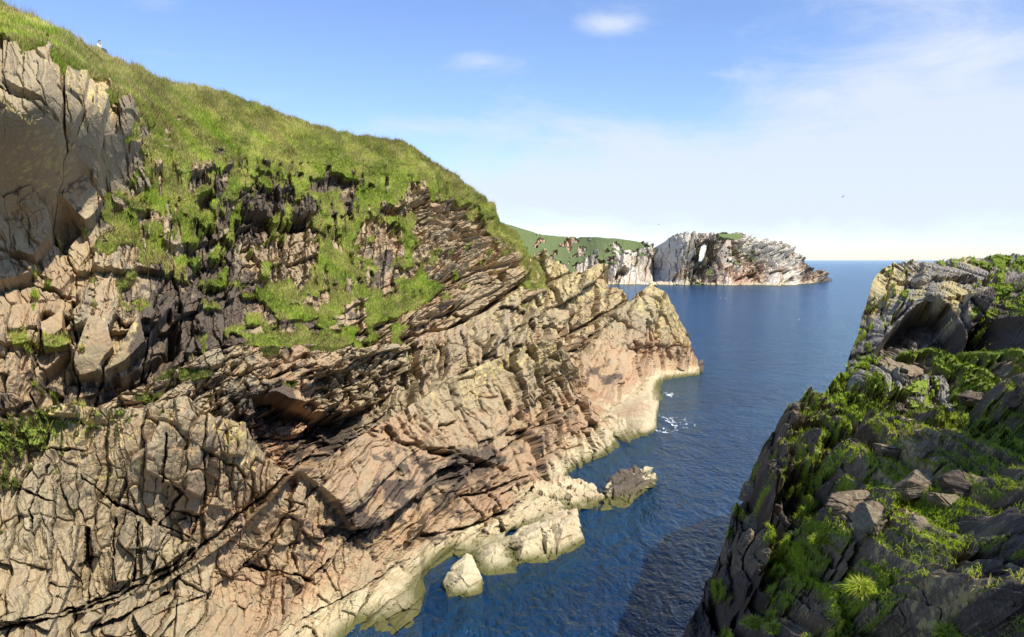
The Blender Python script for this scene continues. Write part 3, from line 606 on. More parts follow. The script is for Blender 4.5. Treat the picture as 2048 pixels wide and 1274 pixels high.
for pts, w, d in [([(-20, 1270), (130, 1232), (240, 1190), (340, 1150), (400, 1095), (480, 1030), (575, 950)], 4.5, 1.2), ([(0, 1250), (160, 1215), (270, 1165), (345, 1130), (385, 1098)], 3.5, 1.), ([(215, 1000), (300, 1035), (400, 1092)], 3.6, 1.3), ([(330, 1015), (396, 1032)], 4, 1.2),
                  ([(400, 905), (470, 935), (520, 1000)], 4, 1.1), ([(160, 950), (225, 1005), (300, 1035)], 3, 1.), ([(232, 1035), (228, 1160)], 3, 1.), ([(276, 1045), (268, 1165)], 4, 1.3), ([(180, 1060), (170, 1120), (150, 1190)], 6, 1.5), ([(330, 875), (328, 968)], 3.5, 1.4), ([(322, 955), (370, 985), (322, 1040), (320, 1050)], 4, 1.3),
                  ([(410, 910), (408, 1000)], 3, 1.2), ([(490, 1130), (540, 1142), (600, 1150), (630, 1158)], 5, 1.5), ([(570, 1000), (610, 1015)], 5, 1.2), ([(0, 960), (60, 985), (110, 1000)], 3, .9), ([(0, 880), (80, 900), (170, 900)], 3, .9), ([(160, 1270), (240, 1240), (340, 1190)], 6, 1.3), ([(100, 930), (60, 1020), (70, 1080)], 3, 1.),
                  ([(640, 960), (560, 1060), (480, 1140)], 3, .9), ([(800, 960), (700, 1080), (600, 1180)], 3, .9), ([(860, 900), (960, 930), (1060, 870)], 5, 1.6), ([(800, 890), (900, 900), (940, 940)], 4, 1.3), ([(960, 930), (1040, 880), (1120, 800)], 3, 1.2), ([(1000, 720), (1060, 820), (1100, 900)], 3, 1.3),
                  ([(1060, 700), (1110, 800), (1150, 900)], 3, 1.3), ([(1080, 740), (1115, 745)], 6, 2.), ([(900, 780), (960, 860)], 3, 1.2), ([(1140, 880), (1160, 940)], 2.5, 1.), ([(1180, 870), (1190, 925)], 2.5, 1.), ([(850, 1070), (930, 1060), (1010, 1020), (1070, 975)], 5, 1.4), ([(820, 1080), (860, 1070)], 6, 1.6),
                  ([(990, 1010), (1000, 1060)], 5, 1.5), ([(930, 990), (980, 980), (1060, 950)], 4, 1.2), ([(830, 1000), (880, 960), (940, 945)], 3, .9), ([(600, 1240), (720, 1180), (820, 1120)], 3, .9)]:
    f.crack(pts, w, d)
for q in [[(-90, 838), (0, 845), (60, 850), (140, 855), (130, 870), (80, 862), (0, 880), (-90, 900)], [(185, 818), (260, 822), (240, 830), (190, 830)], [(0, 895), (30, 888), (25, 910), (0, 915)], [(110, 865), (140, 880), (120, 905), (108, 895)], [(210, 935), (225, 920), (220, 955)]]:
    f.polymask(0, q, 2, 6)
f.fieldmask(0, [(0, 850, .75), (80, 860, .55), (200, 830, .5), (300, 830, .3), (100, 930, .25), (200, 940, .22), (300, 950, .15), (60, 1050, .12), (200, 1100, 0), (400, 900, .1), (500, 1000, 0), (480, 870, .15), (700, 900, .1), (800, 860, .15), (900, 800, .1), (1000, 800, 0), (1000, 1000, -.3), (600, 1200, -.3), (800, 1100, -.3)], nz=.5, sx=9, sy=9, seed=25)
f.fieldmask(2, [(0, 1000, .2), (200, 900, .1), (300, 1100, 0), (700, 1050, .75), (760, 980, .75), (640, 1120, .5), (800, 1100, .4), (850, 1010, .6), (900, 940, .75), (960, 930, .8), (1000, 960, .4), (700, 960, .2), (560, 1150, .3), (700, 1200, .35), (1000, 800, 0), (900, 840, 0), (1100, 900, .35), (1180, 860, .45), (1150, 830, .4), (1060, 900, .6), (760, 1180, .1), (500, 1230, .2), (100, 1230, .2), (1200, 900, 0)], nz=.45, seed=35, lo=.3, hi=1.)
f.fieldmask(1, [(30, 860, 1.), (130, 825, 1.4), (250, 850, .8), (340, 900, .6), (250, 900, .8), (470, 870, 1.2), (100, 980, .4), (400, 1000, .3), (300, 1100, .3), (600, 960, .7), (700, 900, .7), (850, 800, .9), (950, 750, 1.1), (1050, 700, 1.2), (1000, 800, .7), (900, 850, .5), (1100, 800, .3), (1000, 900, 0), (800, 1000, 0), (650, 1000, .5), (660, 1060, .3), (700, 1150, 0), (1200, 880, 0)], nz=.4, seed=36, lo=.1, hi=1.2)
f.fieldmask(3, [(0, 1000, .2), (350, 950, .5), (380, 1020, .8), (300, 1100, .1), (250, 900, .4), (600, 1030, .6), (600, 1180, .8), (750, 900, .8), (850, 1000, .7), (950, 1000, .8), (1040, 990, .8), (1000, 850, .6), (1100, 900, .8), (1050, 720, 0), (900, 780, .2), (750, 1150, .6), (1200, 860, .8), (100, 1200, .1), (700, 1220, .7)], nz=.5, seed=37, lo=.2, hi=1.1)
f.build('foreshore', M_LEFT, (.40, -.86, .32), 'cracked lower shelf and slanting ridge of rock above the water on the left', 'low', fine=.07, grasslump=.10, upness=(.0, .3))
blades('grass', f.V, (.3, -.6, .6), smooth(.35, .7, f.mask[..., 0]), 14000, .20, .03, 33, 'thin turf on the top of the cracked lower shelf at bottom left')

# ================================================================= far shore
fh_top = curve([(1000, 446), (1015, 449), (1038, 456), (1082, 470), (1137, 474), (1200, 476), (1239, 479), (1273, 484), (1303, 490), (1306, 501), (1330, 503), (1345, 510)])
fh = Sheet(1000, 1345, fh_top, lambda x: x*0+576., 130, [(1000, 446, 700), (1150, 474, 790), (1300, 490, 720), (1100, 490, 740), (1200, 500, 705), (1300, 510, 700), (1000, 576, 600), (1345, 576, 600), (1225, 567, 655), (1150, 560, 640), (1280, 540, 685), (1345, 505, 700), (1345, 567, 660), (1100, 520, 690)], step=1., seed=21, edge=1.2)
fh.pattern(84, 26, 8, 9, 400, tilt=1., crackd=.6)
fh.push([(1230, 555), (1232, 542), (1245, 534), (1256, 540), (1250, 552), (1240, 556)], -16, 1.5)
fh.push([(1303, 520), (1316, 505), (1316, 560), (1308, 560)], -8, 3)
fh.fieldmask(0, [(1020, 460, 1.2), (1060, 470, .9), (1100, 480, 1.1), (1200, 485, 1.3), (1260, 490, 1.), (1295, 493, .5), (1130, 500, .7), (1150, 510, .6), (1080, 480, .3), (1140, 488, .4), (1060, 500, .6), (1100, 520, .4), (1200, 500, .55), (1230, 505, .4), (1260, 520, .2), (1300, 540, .1), (1180, 530, .3), (1330, 520, -.2), (1240, 550, -.1)], nz=.6, sx=10, sy=7, seed=44)
fh.fieldmask(1, [(1240, 530, .9), (1300, 530, .7), (1160, 520, .7), (1280, 520, .8), (1200, 540, .7), (1100, 500, .2), (1330, 530, .8)], nz=.5, seed=45, lo=.1, hi=1.1)
fh.fieldmask(3, [(1060, 482, .9), (1110, 487, .9), (1230, 490, .5), (1280, 560, .6), (1300, 565, .5), (1200, 520, .1)], nz=.5, seed=46, lo=.2, hi=1.)
fh.build('distant_headland', M_FAR, (.1, -.95, .3), 'distant headland with green top and pale cliffs and a small dark cave', 'hill', fine=.6, grasslump=1.5, gfreq=.1)

st_top = curve([(1308, 512), (1318, 500), (1337, 476), (1362, 468), (1407, 463), (1434, 466), (1478, 466), (1526, 473), (1560, 488), (1601, 505), (1605, 516), (1622, 540), (1649, 545), (1664, 559)])
st = Sheet(1308, 1664, st_top, lambda x: x*0+580., 150, [(1308, 500, 700), (1340, 476, 668), (1400, 464, 672), (1480, 466, 690), (1560, 488, 690), (1605, 516, 710), (1649, 545, 770), (1664, 560, 790), (1664, 580, 720), (1308, 567, 672), (1308, 580, 640), (1400, 567, 655), (1400, 580, 620), (1520, 570, 645), (1520, 580, 600), (1600, 569, 660), (1600, 580, 610), (1450, 500, 668), (1350, 520, 660), (1560, 530, 672)], step=.9, seed=22, edge=1.2)
st.pattern(80, 18, 6, 8, 420, smooth(1480, 1440, st.px), tilt=1., crackd=.7)
st.pattern(24, 14, 9, 7, 440, smooth(1440, 1480, st.px), tilt=1., crackd=.4, soft=True, rub=.8)
HOLE = [(1397.5, 523), (1399, 505), (1402.5, 493), (1413.5, 487), (1412.5, 499), (1408, 514), (1404, 523)]
st.facet([(1380, 560), (1390, 530), (1396, 490), (1414, 476), (1426, 480), (1412, 505), (1404, 530), (1392, 540), (1388, 566)], -9, 0, 0, 2)
st.facet([(1430, 510), (1450, 480), (1458, 484), (1462, 535), (1448, 540), (1436, 515)], 4, 12, -6, 2)
st.push([(1458, 483), (1470, 490), (1473, 508), (1462, 510)], -9, 2)
st.push([(1330, 478), (1375, 468), (1398, 490), (1392, 530), (1370, 560), (1325, 558)], 6, 5)
st.polymask(0, [(1432, 466), (1476, 466), (1488, 476), (1470, 478), (1440, 473)], 2, 2)
st.fieldmask(0, [(1395, 550, .35), (1400, 535, .3), (1420, 545, .3), (1440, 480, .2), (1480, 530, .4), (1500, 520, .35), (1350, 520, -.2), (1550, 510, -.2), (1460, 570, -.4), (1380, 480, 0)], nz=.7, sx=6, sy=6, seed=48)
st.fieldmask(1, [(1350, 520, .8), (1380, 540, 1.), (1370, 470, .9), (1330, 550, .8), (1420, 500, .3), (1500, 490, 1.), (1550, 500, 1.2), (1590, 530, 1.2), (1560, 550, .8), (1500, 550, .2), (1430, 550, .6), (1450, 500, .4), (1620, 550, .5)], nz=.6, seed=49, lo=.0, hi=1.)
st.fieldmask(3, [(1480, 545, .7), (1500, 555, .7), (1430, 560, .6), (1350, 560, .8), (1560, 555, .7), (1600, 550, .7), (1380, 500, 0), (1550, 500, .0), (1340, 490, .1), (1400, 480, .2)], nz=.5, seed=50, lo=.2, hi=1.)
st.fieldmask(2, [(1400, 480, .6), (1390, 545, .6), (1640, 550, .7), (1462, 500, .6), (1350, 500, 0), (1550, 500, 0.1), (1500, 540, .1)], nz=.5, seed=51, lo=.3, hi=1.)
stack = st.build('arch_island', M_FAR, (.1, -.95, .3), 'white streaked rocky island far across the water with a natural arch near its left end', 'hill', 'rock island', None, fine=.6, grasslump=1., gfreq=.1)
# open the arch: take away the faces in it, then line it with a tunnel
bm = bmesh.new(); bm.from_mesh(stack.data)
kill = []
hx = np.array(HOLE)
for fc in bm.faces:
    c = fc.calc_center_median()
    if c.y > 740 or c.y < 600: continue
    u = 1024+c.x/c.y*F; v = HOR-(c.z-H)/c.y*F
    if 1395 < u < 1416 and 484 < v < 526 and poly_sd(np.array([u]), np.array([v]), HOLE)[0] > 0: kill.append(fc)
bmesh.ops.delete(bm, geom=kill, context='FACES')
bm.to_mesh(stack.data); bm.free()
ring = []
for k, (u, v) in enumerate(HOLE):
    u2, v2 = HOLE[(k+1) % len(HOLE)]
    for q in range(4):
        t = q/4; ring.append((u+(u2-u)*t+random.uniform(-.4, .4), v+(v2-v)*t+random.uniform(-.4, .4)))
tv = []; nR = 7
cx, cy = hx.mean(0)
for r in range(nR):
    for (u, v) in ring:
        gx = 1.12+.1*r/nR+random.uniform(-.04, .04)
        q = P(np.array(cx+(u-cx)*gx), np.array(cy+(v-cy)*gx), np.array(655+r*6.))
        tv.append(q)
nk = len(ring); tf = []
for r in range(nR-1):
    for k in range(nk):
        tf.append((r*nk+k, r*nk+(k+1) % nk, (r+1)*nk+(k+1) % nk, (r+1)*nk+k))
z4 = np.zeros((len(tv), 4)); z4[:, 2] = .35
raw_mesh('arch_tunnel', np.array(tv), np.array(tf), M_FAR, {'mask': z4, 'cell': z4}, parent=stack)

# ================================================================= right shore
bl_top = curve([(1680, 790), (1690, 745), (1700, 705), (1712, 680), (1722, 645), (1735, 605), (1745, 560), (1765, 535), (1790, 520), (1840, 513), (1900, 515), (1950, 510), (1990, 507), (2048, 508), (2140, 505)])
bl = Sheet(1680, 2140, bl_top, lambda x: x*0+820., int(300/STEP*1.1), [
    (1700, 705, 35), (1745, 560, 42), (1800, 515, 47), (1900, 513, 49), (2048, 508, 50), (1850, 545, 44), (2000, 535, 45.5), (1850, 800, 28), (1720, 740, 31), (2000, 700, 30), (1880, 580, 36), (2048, 600, 33), (1950, 680, 31), (1680, 820, 30), (2140, 820, 22), (2140, 600, 33), (1800, 560, 41.5), (1950, 545, 43.5), (2048, 800, 24.5), (1760, 640, 36), (2440, 505, 46), (2440, 600, 32), (2440, 820, 19)], seed=31, edge=4, ext=(0, 300))
bl_alc = [(1752, 700), (1775, 672), (1800, 640), (1840, 604), (1870, 590), (1905, 603), (1930, 640), (1940, 690), (1932, 722), (1835, 745), (1770, 728)]
bl.facet([(1925, 580), (1950, 583), (1972, 610), (1965, 640), (1948, 650), (1932, 620)], 1.2, 2.6, -3.)
bl.facet([(1945, 655), (1990, 640), (1995, 690), (1985, 740), (1940, 715)], -.8, 1., -1.5)
bl.facet([(1990, 640), (2050, 640), (2050, 690), (2030, 700), (1995, 725)], .1, .8, -1.5)
bl.facet([(1845, 520), (1930, 522), (1975, 545), (1980, 560), (1850, 558)], .7, .2, .5)
bl.facet([(1855, 562), (1960, 562), (1975, 600), (1880, 590)], .3, .2, .4)
for pts, w, d in [([(1800, 562), (1850, 560), (1900, 558), (1980, 562), (2048, 572)], 3.2, 1.2), ([(1975, 520), (1985, 560)], 3, .6), ([(1820, 545), (1812, 600), (1790, 640)], 3, .8), ([(1740, 600), (1735, 680)], 3, .6), ([(1790, 530), (1775, 600), (1765, 680)], 3, .6), ([(1800, 742), (1900, 745), (1945, 712)], 5, 1.2), ([(1770, 700), (1790, 640), (1830, 600)], 4, .8), ([(2010, 540), (2020, 570)], 3, .5)]:
    bl.crack(pts, w, d)
bl.crag(3.4, .75, 70, 500, stair=.3, levels=5)
bl.push(bl_alc, -3.4, 4); bl.push([(1948, 655), (1990, 645), (2048, 648), (2060, 700), (2000, 735), (1950, 722)], -1.6, 6)
bl.fieldmask(0, [(1800, 530, .3), (1900, 512, .75), (2000, 512, .7), (2040, 520, .5), (1800, 590, .55), (1790, 575, .5), (1810, 560, .3), (1850, 540, -.2), (1750, 560, .1), (1770, 650, .35), (1745, 680, .5), (1730, 700, .4), (1860, 650, -.5), (1830, 700, -.4), (1940, 600, .3), (1980, 640, .6), (2020, 610, .8), (2048, 600, .7), (1960, 680, .4), (2000, 680, 0), (2048, 560, .2), (1900, 580, .35), (2040, 680, .4), (1900, 560, -.1), (2048, 650, 0), (1840, 580, .2), (1720, 740, .6), (1840, 780, .6)], nz=.6, sx=12, sy=12, seed=54)
bl.fieldmask(1, [(1760, 545, 1.4), (1745, 570, 1.2), (1900, 590, 1.1), (1870, 575, .9), (1810, 515, .8), (1950, 515, .8), (1850, 650, .0), (1900, 540, .6), (2000, 560, .4), (1800, 640, .3)], nz=.4, seed=55, lo=.1, hi=1.2)
bl.fieldmask(2, [(1850, 670, .4), (1850, 690, .9), (1880, 640, .8), (1900, 690, .9), (1960, 680, .8), (2020, 670, .9), (1900, 540, 0), (1760, 600, 0), (1740, 700, .3), (1900, 730, .6)], nz=.4, seed=56, lo=.3, hi=1.)  # dark rock, with shade painted into the undercut hollows
M_BLUFF = rock_mat('bluff_rock', (.36, .32, .26), (.28, .255, .215), (.36, .28, .20), scale=1.5, tidal=False, speck=.5, lich_c=(.52, .36, .05))
bl.build('bluff', M_BLUFF, (-.25, -.9, .35), 'rounded grey bluff with an undercut boulder on the right shore', 'bluff2', fine=.05, grasslump=.14, gfreq=2., upness=(.2, .5))

sl_l = curve([(690, 1712), (705, 1702), (730, 1682), (760, 1662), (800, 1612), (840, 1565), (870, 1548), (900, 1520), (940, 1505), (970, 1485), (985, 1476), (1000, 1472), (1030, 1466), (1060, 1455), (1090, 1445), (1130, 1422), (1160, 1416), (1200, 1396), (1240, 1372), (1274, 1352), (1330, 1330)])
sl = Sheet(690, 1330, sl_l, lambda y: y*0+2460., int(760/STEP), [
    (2460, 700, 22), (2460, 1000, 10.2), (2460, 1300, 6.4),
    (1705, 700, 32), (1850, 745, 29), (2048, 700, 27), (2140, 700, 26), (1560, 840, 27.5), (1480, 980, 24), (1420, 1130, 21.5), (1340, 1300, 20), (1700, 850, 22.5), (1850, 850, 20), (2048, 850, 17), (1600, 900, 22), (1650, 1000, 18), (1800, 1000, 15.5), (2048, 1000, 13), (1600, 1150, 15.5), (1500, 1100, 18.5), (1750, 1130, 13), (1950, 1100, 11.5),
    (2140, 1150, 9.5), (1550, 1274, 14.5), (1450, 1274, 17), (1750, 1300, 11), (2048, 1300, 8.6), (1750, 770, 26), (1650, 780, 29)], transposed=True, seed=41, edge=5, tfun=lambda t: np.where(t < .93, t/.93*.76, .76+(t-.93)/.07*.24))
s2 = sl
for pts, d, tx, ty in [([(1735, 735), (1790, 722), (1835, 745), (1838, 770), (1800, 765), (1745, 760)], .7, .2, -.3), ([(1810, 785), (1900, 790), (1915, 815), (1880, 825), (1815, 810)], .5, .2, -.3),
                       ([(1480, 1050), (1540, 1030), (1560, 1060), (1545, 1110), (1500, 1110), (1482, 1080)], .9, .8, -.6), ([(1482, 1085), (1520, 1100), (1540, 1130), (1515, 1165), (1490, 1130)], .6, 1., .3),
                       ([(1590, 1110), (1620, 1110), (1690, 1160), (1700, 1260), (1660, 1300), (1590, 1300), (1570, 1180)], .6, .5, .2), ([(1750, 1180), (1850, 1140), (1950, 1070), (2010, 1020), (2050, 1100), (1950, 1290), (1750, 1290)], .5, .15, .1),
                       ([(1650, 1020), (1720, 990), (1770, 1010), (1760, 1060), (1700, 1100), (1655, 1070)], .5, .5, -.3), ([(1540, 920), (1570, 905), (1600, 960), (1570, 1000), (1540, 970)], .4, .8, 0)]:
    s2.facet(pts, d, tx, ty, 4, .6)
for pts, w, d in [([(1750, 1290), (1745, 1190), (1690, 1150), (1700, 1090)], 6, 1.), ([(1560, 1300), (1575, 1200), (1570, 1110)], 8, 1.1), ([(1500, 1180), (1530, 1130), (1560, 1090), (1640, 1020)], 8, 1.), ([(1500, 1040), (1580, 1010), (1640, 1030)], 8, 1.1), ([(1560, 960), (1620, 930), (1680, 960), (1640, 1010)], 9, 1.1),
                  ([(1640, 930), (1660, 880), (1700, 870)], 6, .8), ([(1760, 990), (1830, 970), (1900, 930)], 5, .6), ([(1720, 740), (1790, 790), (1850, 775)], 6, .9), ([(1750, 800), (1800, 840)], 5, .7), ([(1620, 850), (1690, 820)], 6, .8), ([(1700, 1200), (1680, 1290)], 3, .4), ([(1640, 1120), (1650, 1210), (1710, 1220)], 2.4, .3)]:
    s2.crack(pts, w, d)
s2.crag(3.2, 1.9, 28, 600, levels=5, stair=1.1); s2.off += .16*fbm(s2.px*s2.D0/F*5, s2.py*s2.D0/F*5, 611, 6)
s2.push([(1545, 985), (1600, 930), (1650, 940), (1680, 1000), (1620, 1040), (1560, 1050)], -2.0, 6)
s2.push([(1620, 880), (1700, 850), (1720, 880), (1650, 910)], -1.0, 6)
s2.push([(1400, 1180), (1490, 1130), (1540, 1200), (1560, 1300), (1390, 1300)], -.8, 14)
s2.fieldmask(0, [(1720, 740, .8), (1750, 710, .2), (1700, 780, .8), (1660, 830, .7), (1600, 850, .5), (1700, 850, .6), (1740, 860, .9), (1780, 870, 1.), (1840, 860, .9), (1900, 870, 1.), (1800, 800, .2), (1850, 760, .3), (1950, 760, .6), (2000, 770, .9), (2048, 740, 1.), (1980, 800, .9), (2030, 810, .8), (1900, 810, .2), (1960, 850, .3),
    (1620, 900, .1), (1560, 880, .0), (1520, 950, -.2), (1640, 960, .45), (1640, 1000, .3), (1600, 980, -.2), (1700, 940, .1), (1750, 930, .1), (1820, 910, .3), (1780, 950, .8), (1830, 950, 1.), (1900, 950, 1.1), (2000, 920, 1.2), (1690, 1010, .2), (1760, 1020, .6), (1700, 1040, -.1), (1800, 1040, .9), (1850, 1020, 1.), (1900, 1060, 1.2), (1960, 1040, 1.1), (1850, 1100, 1.1), (1800, 1130, 1.1), (1750, 1100, .4), (1740, 1150, .9), (1720, 1180, .9), (1780, 1170, .5),
    (1640, 1080, .75), (1620, 1100, .7), (1560, 1060, .2), (1580, 1130, .3), (1500, 1100, -.3), (1550, 1200, -.2), (1650, 1200, -.4), (1700, 1130, 0), (1690, 1240, .6), (1660, 1260, .4), (1850, 1200, -.6), (1800, 1260, -.5), (1950, 1150, -.2), (1980, 1080, .3), (2000, 1220, .6), (2040, 1080, .8), (1450, 1200, -.4), (1400, 1250, -.4), (1900, 1250, .1), (1500, 1240, .2), (1780, 1090, .9), (1700, 910, .6), (1760, 900, .7), (1680, 800, .9), (1640, 860, .7)], nz=.9, sx=26, sy=20, seed=64, lo=.14, hi=.30)
s2.fieldmask(1, [(1810, 970, 1.2), (1600, 1150, .8), (1700, 1020, .4), (1850, 1160, .8), (1900, 1200, .9), (1720, 1250, .7), (1540, 1120, .5), (1740, 700, 1.), (1500, 1000, .2), (1800, 750, .3), (1980, 1130, .7)], nz=.4, seed=65, lo=.1, hi=1.3)
s2.fieldmask(2, [(1600, 980, 1.), (1500, 960, .6), (1450, 1150, 1.), (1400, 1250, 1.1), (1480, 1220, 1.1), (1560, 1250, .8), (1500, 1060, .3), (2030, 1240, 1.), (1980, 1260, .9), (2040, 1000, .8), (1940, 980, .7), (1800, 760, 0), (1750, 1050, .3), (1650, 1200, .45), (1850, 1220, .5), (2000, 1200, .6), (1640, 880, .5), (1900, 800, .2)], nz=.45, seed=66, lo=.3, hi=1.)  # dark speckled rock; shade also painted on the outer flank and lower corner
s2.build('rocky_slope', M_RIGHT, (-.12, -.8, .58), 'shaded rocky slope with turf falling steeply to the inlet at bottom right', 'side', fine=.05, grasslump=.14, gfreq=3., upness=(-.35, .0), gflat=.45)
NEAR = [(.15, .24, .012), (.30, .42, .02), (.42, .54, .03), (.50, .55, .05), (.52, .47, .16)]
wn = smooth(.35, .7, s2.mask[..., 0])
near = smooth(700, 1050, s2.py)
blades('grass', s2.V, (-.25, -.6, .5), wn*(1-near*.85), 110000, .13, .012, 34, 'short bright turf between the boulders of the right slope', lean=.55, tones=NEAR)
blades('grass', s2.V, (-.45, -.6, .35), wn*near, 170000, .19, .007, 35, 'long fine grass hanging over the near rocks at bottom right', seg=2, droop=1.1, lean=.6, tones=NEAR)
blades('grass', bl.V, (-.25, -.6, .6), smooth(.35, .7, bl.mask[..., 0]), 26000, .16, .02, 36, 'patchy turf on top of the rounded grey bluff', tones=NEAR)

# bank added unseen behind and right of viewer, humped to shade the corner
gx, gy = np.meshgrid(np.linspace(0, 1, 120), np.linspace(-14, 24, 150))
ex = np.maximum(gy*.82+.3, 2.8)
bx = ex+gx*24
hz = 15.2+2.2*smooth(0, .25, gx)+fbm(bx/2.5, gy/2.5, 70, 5)*.7
for (cx_, cy_, r_, a_) in [(13.0, 12.6, 2.6, 8.2), (14.4, 16.4, 2.8, 7.5), (10.8, 5.6, 2.2, 8.), (13., 2.4, 3., 7.)]:
    hz = np.maximum(hz, 15.2+a_*smooth(1., .35, np.hypot(bx-cx_, gy-cy_)/r_/1.5)*smooth(0, .05, gx)+fbm(bx/1.2, gy/1.2, 71, 5)*.5)
vb = np.stack([bx, gy, hz], -1); idx = np.arange(bx.size).reshape(bx.shape)
fb = np.stack([idx[:-1, :-1], idx[:-1, 1:], idx[1:, 1:], idx[1:, :-1]], -1).reshape(-1, 4)
zc = np.zeros((bx.size, 4))
tag(raw_mesh('shade_bank', vb.reshape(-1, 3), fb, M_RIGHT, {'mask': zc, 'cell': zc}), 'unseen rocky rise added beside the viewpoint to shade the corner', None, None, 'structure')

# ================================================================= single rocks
def block_rock(name, front, label, cat='rock', group=None, thick=2.5, mat=None, mask=(0, 0, 0, 0), wet=True, dispa=.16, size=.16, seed=0, mfun=None):
    """front: outline (px, py, distance); the rock has a lower back edge and a foot under the water"""
    pts = []
    cam = Vector((0, 0, H))
    for (u, v, d) in front:
        p = Vector(P(np.float64(u), np.float64(v), np.float64(d))); pts.append(p)
        q = cam+(p-cam)*(1+thick/d); q.z -= .35*thick; q.x += .1*thick; pts.append(q)
        if wet:
            r = Vector((p.x*1.0+(.2 if p.z < 1.5 else 0), p.y-(.5 if p.z < 1.5 else -.3), -2.5)); pts.append(r)
            pts.append(Vector((q.x, q.y, -2.5)))
    bm = bmesh.new()
    for p in pts: bm.verts.new(p)
    bmesh.ops.convex_hull(bm, input=bm.verts)
    bmesh.ops.delete(bm, geom=[v for v in bm.verts if not v.link_faces], context='VERTS')
    bmesh.ops.triangulate(bm, faces=bm.faces[:])
    for it in range(9):
        es = [e for e in bm.edges if e.calc_length() > size]
        if not es or len(bm.verts) > 30000: break
        bmesh.ops.subdivide_edges(bm, edges=es, cuts=1); bmesh.ops.triangulate(bm, faces=bm.faces[:])
    bm.normal_update()
    V = np.array([v.co for v in bm.verts]); Nn = np.array([v.normal for v in bm.verts])
    a = V[:, 0]*.8+V[:, 2]*.5+V[:, 1]*.4; b = V[:, 2]*.8-V[:, 0]*.5+V[:, 1]*.3
    r, t1, t2, da, db, e = blocks(a/1.3, b/.7, 900+seed)
    r2, u1, u2, da2, db2, e2 = blocks(a/.4, b/.3, 950+seed)
    d = dispa*((r-.5)*1.2+t1*da+t2*db-.8*smooth(.08, 0, e)+.4*(r2-.5)+.3*u1*da2+.4*fbm(a*3, b*3, seed, 4))
    V = V+Nn*d[:, None]
    Fc = np.array([[v.index for v in fc.verts] for fc in bm.faces]); bm.free()
    c0 = Vector(P(np.mean([q[0] for q in front]), np.max([q[1] for q in front]), np.mean([q[2] for q in front])))
    mk = np.tile(np.array(mask, float), (len(V), 1)); ck = np.stack([r, r2, r*0, r*0+1], -1)
    if mfun: mfun(V, mk)
    o = raw_mesh(name, V-np.array(c0)[None], Fc, mat or M_PALE, {'mask': mk, 'cell': ck}); o.location = c0
    return tag(o, label, cat, group)

TG = 'pale rocks at the water line of the cove'
block_rock('rock', [(887, 1164, 49), (904, 1134, 49.8), (932, 1106, 50.8), (943, 1110, 50.8), (965, 1160, 49.3), (964, 1192, 48), (940, 1198, 47.6), (895, 1194, 47.8), (925, 1150, 48.1)], 'lone pointed cream boulder standing in the green cove', group=TG, thick=1.3, seed=1, dispa=.10)
block_rock('rock', [(936, 1104, 55), (957, 1082, 56.6), (1022, 1071, 57.4), (1036, 1148, 51.3), (975, 1154, 50.8), (953, 1140, 51.7), (985, 1100, 53)], 'flat faced cream slab right of the lone cove boulder', group=TG, thick=1.6, seed=2, dispa=.12)
block_rock('rock', [(1016, 1080, 56.4), (1046, 1052, 58), (1080, 1040, 58.8), (1092, 1124, 53.2), (1034, 1128, 52.8), (1050, 1085, 54.2), (1078, 1072, 54.8)], 'pink topped pale block beside the flat cream slab', group=TG, thick=2, seed=3, mask=(0, 0, 0, .6))
block_rock('rock', [(1078, 1048, 57.8), (1102, 1036, 58.6), (1116, 1116, 53.9), (1092, 1122, 53.5), (1094, 1070, 55.3)], 'narrow wedge of pale rock in the middle of the tide line cluster', group=TG, thick=2, seed=4)
block_rock('rock', [(1098, 1042, 58.4), (1130, 1022, 60), (1152, 1017, 60.4), (1168, 1080, 56.8), (1134, 1108, 54.8), (1112, 1118, 54), (1126, 1060, 55.8)], 'pink and cream block at the outer end of the tide line cluster', group=TG, thick=2, seed=5, mask=(0, 0, 0, .8))
block_rock('rock', [(1008, 1066, 59.5), (1060, 1038, 61), (1120, 1014, 62.4), (1138, 1018, 62), (1105, 1042, 60), (1040, 1066, 59)], 'long low slab running behind the tide line cluster', group=TG, thick=1.5, seed=6, mask=(0, 0, 0, .2))
block_rock('rock', [(905, 1106, 54.6), (930, 1090, 55.6), (985, 1068, 57.2), (1012, 1062, 57.6), (1006, 1078, 56.4), (950, 1098, 54.8), (915, 1112, 53.9)], 'thin pale shelf of rock closing the head of the green cove', group=TG, thick=2.2, seed=17, dispa=.12)
block_rock('rock', [(1040, 1030, 61.6), (1066, 1000, 64), (1085, 990, 65), (1120, 1000, 64.5), (1130, 1012, 63.5), (1075, 1030, 61.6), (1048, 1042, 60.4)], 'pinkish rock bridging the low slab and the broad spur rock', group=TG, thick=2.4, seed=18, mask=(0, 0, 0, .6), dispa=.15)
block_rock('rock', [(702, 1262, 43.6), (716, 1246, 44.4), (733, 1250, 44), (742, 1275, 42.8), (700, 1290, 42)], 'cream rock cut off by the bottom edge below the cracked shelf', group=TG, thick=1.4, seed=7, dispa=.08)
block_rock('rock', [(1062, 1000, 66), (1072, 964, 68.6), (1130, 950, 69.4), (1160, 952, 69.4), (1186, 970, 68.6), (1202, 992, 67), (1203, 1016, 64.6), (1140, 1021, 64.1), (1078, 1018, 64.5)], 'broad pink and cream rock joining the dark weedy rock to the shore', group=TG, thick=3.2, seed=8, mask=(0, 0, 0, .9), size=.2, dispa=.35)
def weed(V, mk):
    n = fbm(V[:, 0]*1.1, V[:, 1]*.8+V[:, 2], 99, 4)
    mk[:, 2] = smooth(-.25, .15, n+.25)*1.3
